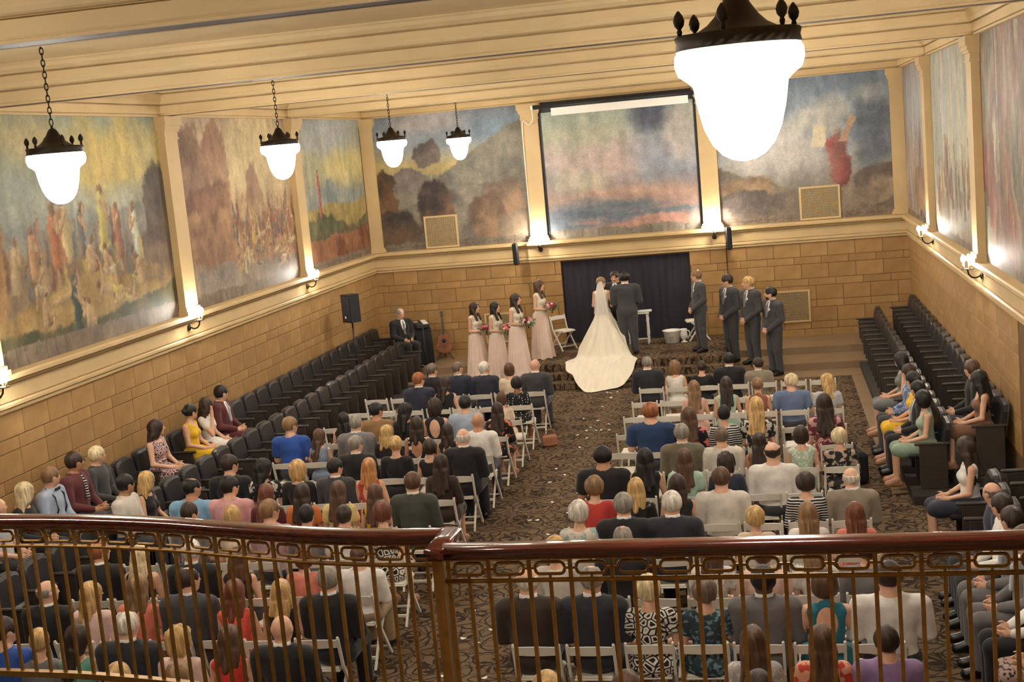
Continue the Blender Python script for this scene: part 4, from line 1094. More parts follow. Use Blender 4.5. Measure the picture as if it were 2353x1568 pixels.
# ---------------------------------------------------------------- anatomy (metres, relative to the pelvis centre, facing +y)
HEADC = np.array((0, .03, .672))
def head_prims(sex):
    w = 1.05 if sex == "m" else 1.0
    P = [E_((0, 0, 0), (.077*w, .097*w, .100*w)), E_((0, .022, -.058), (.060*w, .072*w, .070)), E_((0, .064, -.098), (.026, .026, .022)),
         E_((0, .083, .020), (.050, .016, .012), .02), C_((0, .092, .004), (0, .112, -.034), .008, .0135, .012),
         E_((0, .089, -.066), (.024, .012, .010), .01)]
    for s in (-1, 1):
        P += [E_((s*.079*w, -.008, -.012), (.010, .021, .031), .008), E_((s*.042, .062, -.03), (.026, .024, .026), .02),
              E_((s*.033, .100, -.004), (.017, .013, .010), .012, 1), E_((s*.033, .081, -.004), .0125, .004)]
    return P
def hand_prims(w, d, lat, s):
    w, d, lat = (np.array(v, float) for v in (w, d, lat)); d /= np.linalg.norm(d); lat /= np.linalg.norm(lat)
    n = np.cross(d, lat)
    P = [C_(w, w + d*.07, .027, .030, .02), C_(w + d*.03 + lat*.015, w + d*.075 + lat*.022, .02, .018, .015), C_(w + d*.03 - lat*.015, w + d*.075 - lat*.022, .02, .018, .015)]
    for i, L in enumerate((.070, .082, .076, .060)):
        o = w + d*.08 + lat*(.030 - .020*i); m = o + d*L*.5; e = m + (d*.75 - n*.65*s) * L*.5
        P += [C_(o, m, .0105, .0095, .006), C_(m, e, .0095, .0085, .006)]
    t0 = w + d*.035 + lat*.03; t1 = t0 + (d*.6 + lat*.7)*.04
    P += [C_(t0, t1, .0125, .011, .01), C_(t1, t1 + (d*.9 + lat*.2)*.032, .011, .0095, .006)]
    return P
ARMS = {  # elbow, wrist, hand direction, for the right side (+x); mirrored for the left
    "lap": ((.235, .04, .17), (.095, .25, .085), (-.35, .9, -.15)),
    "clasp": ((.245, -.01, .165), (.075, .175, -.03), (-.75, .45, -.45)),
    "bouquet": ((.215, -.02, .17), (.075, .21, .14), (-.5, .8, .15)),
    "down": ((.225, -.03, .16), (.235, .03, -.09), (-.05, .15, -1)),
    "forward": ((.235, .02, .165), (.16, .24, .10), (-.3, .9, .1)),
}
def anatomy(sex, seated, arms, yaw=0.0, pitch=0.0, up=False):
    m = sex == "m"; A = {}
    if m:
        A["torso"] = [E_((0, 0, 0), (.17, .13, .11), .05), E_((0, .005, .15), (.152, .115, .16), .06), E_((0, 0, .35), (.172, .118, .165), .06), C_((-.165, -.005, .448), (.165, -.005, .448), .060, k=.05), C_((0, -.01, .45), (0, 0, .535), .085, .058, .05)]
        sh = .196
    else:
        A["torso"] = [E_((0, 0, 0), (.172, .13, .115), .05), E_((0, .0, .16), (.118, .092, .15), .06), E_((0, -.005, .34), (.140, .100, .15), .06), C_((-.128, -.008, .443), (.128, -.008, .443), .050, k=.05), C_((0, -.01, .445), (0, 0, .53), .068, .048, .04),
                      E_((.062, .075, .315), (.055, .05, .055), .03), E_((-.062, .075, .315), (.055, .05, .055), .03)]
        sh = .158
    A["neck"] = [C_((0, -.002, .50), (0, .018, .60), .056 if m else .047, .054 if m else .045, .03)]
    A["uarm"] = []; A["larm"] = []; A["hand"] = []
    for s in (-1, 1):
        el, wr, hd = (np.array(v, float) for v in ARMS[arms])
        if up and s == 1: el, wr, hd = np.array((.20, .17, .20)), np.array((.085, .15, .50)), np.array((-.15, -.1, 1.0))
        f = np.array((s * (1.0 if m else .9), 1, 1)); el, wr = el * f, wr * f; hd = hd * np.array((s, 1, 1))
        S = np.array((s * sh, -.005, .44))
        A["uarm"] += [C_(S, el, .056 if m else .044, .043 if m else .035, .03)]
        A["larm"] += [C_(el, wr, .041 if m else .034, .029 if m else .024, .02)]
        A["hand"] += hand_prims(wr, hd, (0, .3, 1) if arms != "down" else (0, 1, .1), s)
    A["thigh"] = []; A["shin"] = []; A["foot"] = []
    for s in (-1, 1):
        if seated: hip, kn, an, to = (s*.085, .03, -.02), (s*.105, .43, -.03), (s*.105, .43, -.46), (s*.115, .57, -.505)
        else: hip, kn, an, to = (s*.085, 0, -.06), (s*.095, .012, -.47), (s*.10, -.015, -.86), (s*.125, .13, -.915)
        r = (.088, .062, .056, .042) if m else (.088, .060, .050, .036)
        A["thigh"] += [C_(hip, kn, r[0], r[1], .03)]; A["shin"] += [C_(kn, an, r[2], r[3], .03)]
        A["foot"] += [C_(an, to, .040, .030, .03), C_((an[0], an[1] - .035, an[2] - .05), to, .032, .032, .02)]
    R = rotz(yaw) @ rotx(-pitch); A["R"] = R
    A["head"] = framed(head_prims(sex), R, HEADC)
    return A
PEL = {True: np.array((0, .15, .55)), False: np.array((0, 0, .955))}
BODY = {}
def paint_face(me, R, H):
    n = len(me.vertices); co = np.empty(n * 3, np.float32); me.vertices.foreach_get("co", co); co = co.reshape(-1, 3)
    L = (co - H) @ R
    col = np.ones((n, 4), np.float32)
    def spot(cx, cy, cz, rx, ry, rz, c):
        d = ((L[:,0]-cx)/rx)**2 + ((L[:,1]-cy)/ry)**2 + ((L[:,2]-cz)/rz)**2
        w = np.clip(1.5 - d, 0, 1)[:, None]; col[:, :3] = col[:, :3] * (1 - w) + np.array(c) * w
    spot(0, .10, -.066, .026, .03, .010, (.72, .42, .42))
    for s in (-1, 1):
        spot(s*.033, .09, -.004, .016, .03, .008, (.26, .20, .19)); spot(s*.034, .095, .022, .024, .03, .006, (.42, .32, .28)); spot(s*.045, .08, -.035, .02, .03, .02, (1.0, .86, .84))
    a = me.attributes.new("face", 'FLOAT_COLOR', 'POINT'); a.data.foreach_set("color", col.ravel())
def body(sex, seated, arms, yaw=0.0, pitch=0.0, up=False, cell=.012):
    key = (sex, seated, arms, yaw, pitch, up)
    if key not in BODY:
        A = anatomy(*key); pr = []
        for g in ("torso", "thigh", "shin", "foot", "neck", "uarm", "larm", "hand", "head"): pr += A[g]
        pr = moved(pr, PEL[seated]); me = grow("person_body", pr, cell)
        paint_face(me, A["R"], HEADC + PEL[seated]); BODY[key] = (me, A)
    return BODY[key]

# ---------------------------------------------------------------- clothing cut from the same solids, a little larger
CLOTH = {}
def cloth(kind, sex, seated, arms, up=False, cell=.012):
    key = (kind, sex, seated, arms, up)
    if key in CLOTH: return CLOTH[key]
    A = anatomy(sex, seated, arms, 0, 0, up); pz = PEL[seated]; m = sex == "m"
    zc = lambda lim: (lambda X, Y, Z: Z - (pz[2] + lim)); zl = lambda lim: (lambda X, Y, Z: (pz[2] + lim) - Z)
    neckhole = C_((0, -.012, .53), (0, .05, .72), .072 if m else .075, .14, .01, 1)
    vneck = [C_((0, .15, .52), (0, .16, .20), .082, .016, .01, 1)]
    wr = lambda X, Y, Z: np.zeros_like(X) - 1
    if kind == "jacket":
        pr = inflate(A["torso"], .020) + [C_((-.175, -.005, .45), (.175, -.005, .45), .074, k=.04)] + inflate(A["uarm"], .020) + inflate(A["larm"], .018)
        pr += [C_((0, -.03, .50), (0, -.012, .545), .078, .070, .02), neckhole] + (vneck)
        if not seated: pr.insert(5, E_((0, 0, -.06), (.185, .145, .13), .05))
        cuts = [zl(-.10 if seated else -.16)]
    elif kind in ("shirt", "tee", "long", "short"):
        t = .014
        pr = inflate(A["torso"], t)
        ua = inflate(A["uarm"], t + .004)
        if kind in ("tee", "short"):
            out = []
            for ty, (a, b), r, k, op, fr in ua: out.append((ty, (a, a + (b - a) * (.62 if kind == "tee" else .45)), (r[0], r[0]*.55 + r[1]*.45 + .006), k, op, fr))
            ua = out
        pr += ua
        if kind in ("shirt", "long"): pr += inflate(A["larm"], t)
        if kind == "shirt": pr += [C_((0, -.02, .50), (0, -.005, .55), .072, .066, .015)]
        pr += [neckhole if m else C_((0, -.0, .52), (0, .07, .66), .085, .14, .01, 1)]
        cuts = [zl(-.09)]
    elif kind == "sless":
        pr = inflate(A["torso"], .013) + [C_((0, .0, .50), (0, .07, .66), .092, .15, .01, 1)]
        for s in (-1, 1): pr += [C_((s*.222, 0, .30), (s*.198, 0, .56), .052, .052, .01, 1)]
        cuts = [zl(-.09)]
    elif kind == "open":
        pr = inflate(A["torso"], .013) + [C_((0, .05, .47), (0, .11, .66), .10, .16, .01, 1), E_((0, -.13, .36), (.095, .09, .17), .01, 1)]
        for s in (-1, 1): pr += [C_((s*.20, -.02, .28), (s*.185, 0, .56), .06, .06, .01, 1)]
        cuts = [zl(-.09)]
    elif kind == "bodice":   # bridesmaid: deep front V, covered shoulders
        pr = inflate(A["torso"], .013) + [C_((0, .02, .50), (0, .09, .66), .080, .15, .01, 1), C_((0, .13, .50), (0, .16, .33), .05, .012, .01, 1)]
        for s in (-1, 1): pr += [C_((s*.218, 0, .30), (s*.203, 0, .56), .055, .05, .01, 1)]
        cuts = [zl(.06)]
    elif kind == "gown_top":
        pr = inflate(A["torso"], .013) + [C_((0, .06, .45), (0, .12, .66), .11, .18, .01, 1), E_((0, -.13, .42), (.09, .09, .15), .01, 1)]
        for s in (-1, 1): pr += [C_((s*.195, -.02, .28), (s*.18, 0, .56), .06, .065, .01, 1)]
        cuts = [zl(.04)]
    elif kind == "trousers":
        pr = inflate(A["torso"][:1], .018) + inflate(A["thigh"], .020) + [C_(q[1][0], q[1][1], q[2][0] + .020, q[2][1] + .026, q[3]) for q in A["shin"]]
        cuts = [zl(-.47 if seated else -.885), zc(.06)]
    elif kind == "skirt":
        pr = inflate(A["torso"][:1], .020) + [(ty, (a, a + (b - a) * .97), (r[0] + .022, r[1] + .028), .10, op, fr) for ty, (a, b), r, k, op, fr in A["thigh"]]
        pr += [C_((-.07, .10, -.04), (.07, .10, -.04), .10, k=.08), C_((-.08, .34, -.05), (.08, .34, -.05), .085, k=.08)]
        cuts = [zc(.10)]
    elif kind == "shoes":
        pr = inflate(A["foot"], .010); cuts = [zc(-.42 if seated else -.83)]
    elif kind == "collar":
        pr = [C_((0, -.022, .50), (0, .012, .60), .072 if m else .06, .064, .01), C_((0, .03, .58), (0, .12, .50), .05, .03, .01, 1)] + ([] if m else [])
        cuts = [zc(.568), zl(.50)]
    elif kind == "shirtfront":
        pr = inflate(A["torso"], .014) + [neckhole]; cuts = [zl(.10), lambda X, Y, Z: (pz[1] + .02) - Y, lambda X, Y, Z: np.abs(X) - .075]
    elif kind == "tie":
        pr = [C_((0, .088, .50), (0, .135, .42), .014, .016), C_((0, .135, .42), (0, .148, .22), .016, .026)]; cuts = []
    me = grow(kind, moved(pr, pz), cell, cuts); CLOTH[key] = me
    return me

# ---------------------------------------------------------------- hair, in head coordinates
HAIR = {}
def hair(style):
    if style in HAIR: return HAIR[style]
    cap = lambda t, dz=.010, dy=-.008: E_((0, dy, dz), (.082+t, .100+t, .103+t), .02)
    face = E_((0, .130, -.050), (.080, .072, .112), .012, 1)
    facew = E_((0, .130, -.050), (.066, .070, .118), .012, 1)
    ears = [E_((s*.088, .018, -.045), (.030, .036, .045), .01, 1) for s in (-1, 1)]
    below = lambda z0: (lambda X, Y, Z: (z0 - .35 * np.minimum(Y, 0) * 0) - Z)
    nz = lambda a, f=55: (lambda X, Y, Z: a * np.sin(f*X + 1.6*np.sin(11*Z)) * np.sin(f*.8*Y + 4 + 3*Z) + a * .6 * np.sin(14*Z + f*1.2*X + 20*Y))
    cuts = []; noise = nz(.003)
    if style == "short": pr = [cap(.013), face] + ears; cuts = [below(-.070)]
    elif style == "thin": pr = [cap(.007), E_((0, .05, .112), (.05, .08, .04), .03, 1), face] + ears; cuts = [below(-.072)]
    elif style == "bald": pr = [cap(.005), E_((0, -.005, .105), (.092, .118, .115), .02, 1), face] + ears; cuts = [below(-.075), lambda X, Y, Z: Y - .03]
    elif style == "pixie": pr = [cap(.026), E_((0, -.03, .03), (.092, .085, .092), .03), face]; cuts = [below(-.088)]; noise = nz(.006, 60)
    elif style == "bob": pr = [cap(.020), E_((0, -.02, -.05), (.099, .088, .095), .03), facew]; cuts = [below(-.135)]
    elif style == "curly": pr = [cap(.026), E_((0, -.03, -.06), (.112, .095, .11), .03), facew]; cuts = [below(-.165)]; noise = nz(.009, 75)
    elif style == "bun": pr = [cap(.013), E_((0, -.105, .015), (.052, .045, .045), .02), face] + ears; cuts = [below(-.065)]
    elif style == "mid": pr = [cap(.018), E_((0, -.03, -.07), (.108, .086, .12), .03), C_((-.06, -.07, -.10), (-.088, -.10, -.20), .045, .032), C_((.06, -.07, -.10), (.085, -.10, -.22), .045, .03), C_((0, -.085, -.10), (-.01, -.13, -.25), .048, .034), facew]; noise = nz(.005, 55)
    elif style in ("long", "half"):
        pr = [cap(.018), E_((0, -.035, -.07), (.104, .082, .12), .03)]
        for x, dz in ((-.07, .07), (-.025, .0), (.03, .02), (.075, .09)): pr.append(C_((x*.85, -.075, -.10), (x*1.25, -.150, -.40 + dz), .046, .027, .03))
        pr.append(facew); noise = nz(.005, 52)
        if style == "half": pr.insert(2, C_((0, -.10, .02), (0, -.175, -.26), .022, .012, .008)); pr.insert(2, C_((-.07, -.03, .03), (0, -.11, .01), .02, .02, .01)); pr.insert(2, C_((.07, -.03, .03), (0, -.11, .01), .02, .02, .01))
    elif style == "front":   # long waves falling forward over one shoulder
        pr = [cap(.016), E_((0, -.035, -.07), (.094, .078, .12), .03), C_((-.05, -.08, -.10), (-.05, -.13, -.34), .045, .026), C_((0, -.085, -.10), (0, -.135, -.33), .045, .026), C_((-.082, .0, -.06), (-.085, .075, -.27), .026, .03, .02), C_((.082, .0, -.06), (.085, .075, -.27), .026, .03, .02), facew]; noise = nz(.005, 52)
    elif style == "beard": pr = [E_((0, .024, -.062), (.0635, .0755, .0725), .02), E_((0, .066, -.101), (.029, .029, .025), .02), E_((0, .14, -.060), (.026, .05, .016), .01, 1)]; cuts = [lambda X, Y, Z: Z + .056 - .3 * np.maximum(.06 - Y, 0), lambda X, Y, Z: .0 - Y]; noise = None
    me = grow("hair", pr, .0085, cuts, noise); HAIR[style] = me
    return me

# ---------------------------------------------------------------- colours
HC = {"black": (26, 22, 22), "dkbr": (52, 38, 30), "brown": (88, 62, 44), "ltbr": (136, 104, 72), "blond": (196, 160, 104), "paleblond": (214, 194, 154), "strawb": (182, 128, 80), "red": (150, 90, 54), "auburn": (110, 62, 40), "grey": (142, 134, 124), "gybr": (108, 92, 78), "white": (214, 206, 194)}
def hair_mat(c):
    k = "hair_" + c
    if k not in _M: mat(k, srgb(*HC[c]), .5, var=.5, scale=34, bmp=.7, stretch=(1, 1, .12))
    return _M[k]
SK = {"fair": (226, 178, 148), "tan": (198, 146, 112), "brown": (142, 98, 70), "dark": (92, 62, 46)}
def skin_mat(c):
    k = "skin_" + c
    if k not in _M:
        m, nt, b = _nodes(k); col = srgb(*SK[c])
        a = N(nt, "ShaderNodeAttribute", attribute_name="face")
        n = N(nt, "ShaderNodeTexNoise", i_Scale=14.0, i_Detail=3.0); nt.links.new(coords(nt), n.inputs["Vector"])
        base = ramp(nt, n.outputs["Fac"], [(.3, tuple(x*.93 for x in col)), (.7, tuple(min(1, x*1.05) for x in col))])
        nt.links.new(mixc(nt, 1.0, base, a.outputs["Color"], 'MULTIPLY'), b.inputs["Base Color"])
        b.inputs["Roughness"].default_value = .5; b.inputs["Subsurface Weight"].default_value = 0.0
        _M[k] = m
    return _M[k]
CC = {"black": (28, 27, 30), "navy": (44, 48, 66), "charcoal": (66, 66, 70), "cream": (228, 208, 180), "tan": (152, 118, 78), "ltblue": (170, 184, 206), "grey": (124, 120, 122), "white": (234, 230, 224), "dkbrown": (58, 44, 36), "red": (196, 62, 56), "dkgreen": (66, 70, 62), "royal": (44, 86, 172), "bluegrey": (126, 140, 160), "maroon": (92, 36, 40), "orange": (214, 122, 62), "yellowcream": (232, 208, 140), "yellowblack": (216, 176, 60), "mauve": (196, 160, 164), "skyblue": (132, 178, 214), "pink": (222, 164, 166), "salmon": (214, 130, 110), "blush": (234, 204, 192), "coral": (226, 128, 104), "coralhot": (244, 100, 84), "teal": (110, 176, 156), "navyblack": (38, 40, 50), "redtop": (206, 54, 50), "taupe": (146, 134, 118), "denim": (104, 124, 158), "ltgrey": (190, 192, 196), "pinkskin": (226, 188, 170), "mint": (184, 214, 194), "rust": (150, 92, 70), "navyblue": (36, 62, 104), "olive": (112, 104, 84), "offwhite": (220, 212, 200), "brownskin": (128, 92, 72), "blacktee": (30, 30, 34), "leather": (26, 25, 26), "midgrey": (110, 106, 106), "tealblue": (38, 118, 140), "lavender": (150, 122, 164), "khaki": (160, 136, 104), "yellow": (232, 186, 40), "mintdress": (146, 168, 146), "dkshirt": (62, 62, 62), "silver": (120, 122, 122)}
PAT = {"dots": ("dots", (24, 24, 28), (238, 236, 230), 22), "floralblack": ("blot", (28, 26, 28), (206, 120, 90), 13), "floralwhite": ("blot", (36, 34, 38), (214, 206, 196), 16), "floralburg": ("blot", (112, 50, 56), (206, 160, 156), 15), "floralpink": ("blot", (30, 30, 44), (226, 110, 110), 10), "floraldark": ("blot", (40, 38, 40), (190, 170, 150), 15), "floralpastel": ("blot", (222, 210, 196), (160, 190, 190), 13), "floralcoral": ("blot", (236, 170, 140), (206, 70, 60), 14), "printbw": ("ring", (26, 24, 26), (236, 230, 220), 13), "tealprint": ("blot", (44, 62, 72), (110, 140, 150), 22), "stripebw": ("stripe", (28, 28, 32), (232, 228, 222), 14), "bwtop": ("half", (26, 26, 30), (232, 226, 214), 1), "lacegreen": ("blot", (176, 196, 176), (222, 228, 214), 30), "lacewhite": ("blot", (226, 218, 208), (200, 190, 180), 30), "lacegrey": ("blot", (176, 170, 166), (206, 200, 194), 30), "geo": ("ring", (84, 44, 52), (222, 196, 190), 17), "plaid": ("blot", (106, 122, 164), (190, 200, 220), 22), "yellowblack": ("blot", (222, 184, 70), (40, 34, 30), 5), "leopard": ("blot", (176, 150, 140), (50, 40, 40), 36)}
def cloth_mat(c):
    k = "cloth_" + c
    if k in _M: return _M[k]
    if c not in PAT: return mat(k, srgb(*CC[c]), .8 if c != "leather" else .35, var=.14, scale=9, bmp=.35, sheen=.15)
    kind, c1, c2, sc = PAT[c]; m, nt, b = _nodes(k)
    v = coords(nt)
    if kind == "dots":
        t = N(nt, "ShaderNodeTexVoronoi", i_Scale=sc, i_Randomness=.5); nt.links.new(v, t.inputs["Vector"]); f = ramp(nt, t.outputs["Distance"], [(.22, (1,)*3), (.26, (0,)*3)])
    elif kind == "blot":
        t = N(nt, "ShaderNodeTexNoise", i_Scale=sc, i_Detail=2.0); nt.links.new(v, t.inputs["Vector"]); f = ramp(nt, t.outputs["Fac"], [(.54, (0,)*3), (.58, (1,)*3)])
    elif kind == "ring":
        t = N(nt, "ShaderNodeTexVoronoi", i_Scale=sc, feature='DISTANCE_TO_EDGE'); nt.links.new(v, t.inputs["Vector"]); f = ramp(nt, t.outputs["Distance"], [(.05, (0,)*3), (.09, (1,)*3), (.22, (1,)*3), (.26, (0,)*3)])
    elif kind == "stripe":
        t = N(nt, "ShaderNodeTexWave", i_Scale=sc * .7, bands_direction='Z', i_Distortion=.4); nt.links.new(v, t.inputs["Vector"]); f = ramp(nt, t.outputs["Fac"], [(.66, (0,)*3), (.72, (1,)*3)])
    else:
        s = N(nt, "ShaderNodeSeparateXYZ"); nt.links.new(v, s.inputs[0]); f = ramp(nt, s.outputs[2], [(.80, (1,)*3), (.81, (0,)*3)])
    nt.links.new(mixc(nt, f, srgb(*c1), srgb(*c2)), b.inputs["Base Color"]); b.inputs["Roughness"].default_value = .8
    _M[k] = m; return m

# ---------------------------------------------------------------- one person
YAW = {"-": -.62, "0": 0.0, "+": .62, "--": -.95, "++": .95}
M_SANDAL = mat("nude_sandal", srgb(186, 138, 108), .5)
M_SHOE = mat("black_shoe", srgb(26, 24, 24), .35)
def head_child(name, me, m, o, A, seated, yaw, pitch=0.0):
    h = HEADC + PEL[seated]
    return obj(name, me, m, o, tuple(h), (-pitch, 0, 0) if not yaw else Matrix((rotz(yaw) @ rotx(-pitch)).tolist()).to_euler())
def person(loc, rz, spec, label, z=None, group=None, seated=True, arms="lap", pitch=0.0, scale=None, bottom=None, up=False, cell=.012, tie=None):
    sex, yaw, hs, hc, top, tc, sk, bw = spec.split()
    child = sex == "c"; sx = "f" if child else sex
    yw = YAW[yaw]; bw = float(bw)
    me, A = body(sx, seated, arms, yw, pitch, up, cell)
    if scale is None:
        s = (z or 1.22) / 1.222
        s = min(max(s, .70 if child else .88), 1.07); scale = (s * bw, s, s)
        if child: scale = (s*.92, s*.9, s)
    o = obj("person", me, skin_mat(sk), None, loc, (0, 0, rz), scale, label=label, cat="person", group=group)
    kind = {"suit": "jacket", "shirt": "shirt", "tee": "tee", "short": "short", "long": "long", "sless": "sless", "open": "open"}[top]
    if sx == "f" and kind == "shirt": kind = "long"
    obj({"jacket": "suit_jacket", "sless": "dress_top", "open": "dress_top"}.get(kind, "shirt"), cloth(kind, sx, seated, arms, up), cloth_mat(tc), o)
    if top == "suit":
        obj("shirt_collar", cloth("collar", sx, seated, arms), cloth_mat("white"), o)
        if tie: obj("shirt_front", cloth("shirtfront", sx, seated, arms), cloth_mat("white"), o); obj("necktie", cloth("tie", sx, seated, arms), cloth_mat(tie), o)
    if sx == "m": obj("trousers", cloth("trousers", sx, seated, arms), cloth_mat(bottom or (tc if top == "suit" else "charcoal")), o)
    elif seated: obj("skirt", cloth("skirt", sx, seated, arms), cloth_mat(bottom or tc), o)
    obj("shoes", cloth("shoes", sx, seated, arms), M_SHOE if sx == "m" else M_SANDAL, o)
    if hs != "none": head_child("hair", hair(hs), hair_mat(hc), o, A, seated, yw, pitch)
    return o
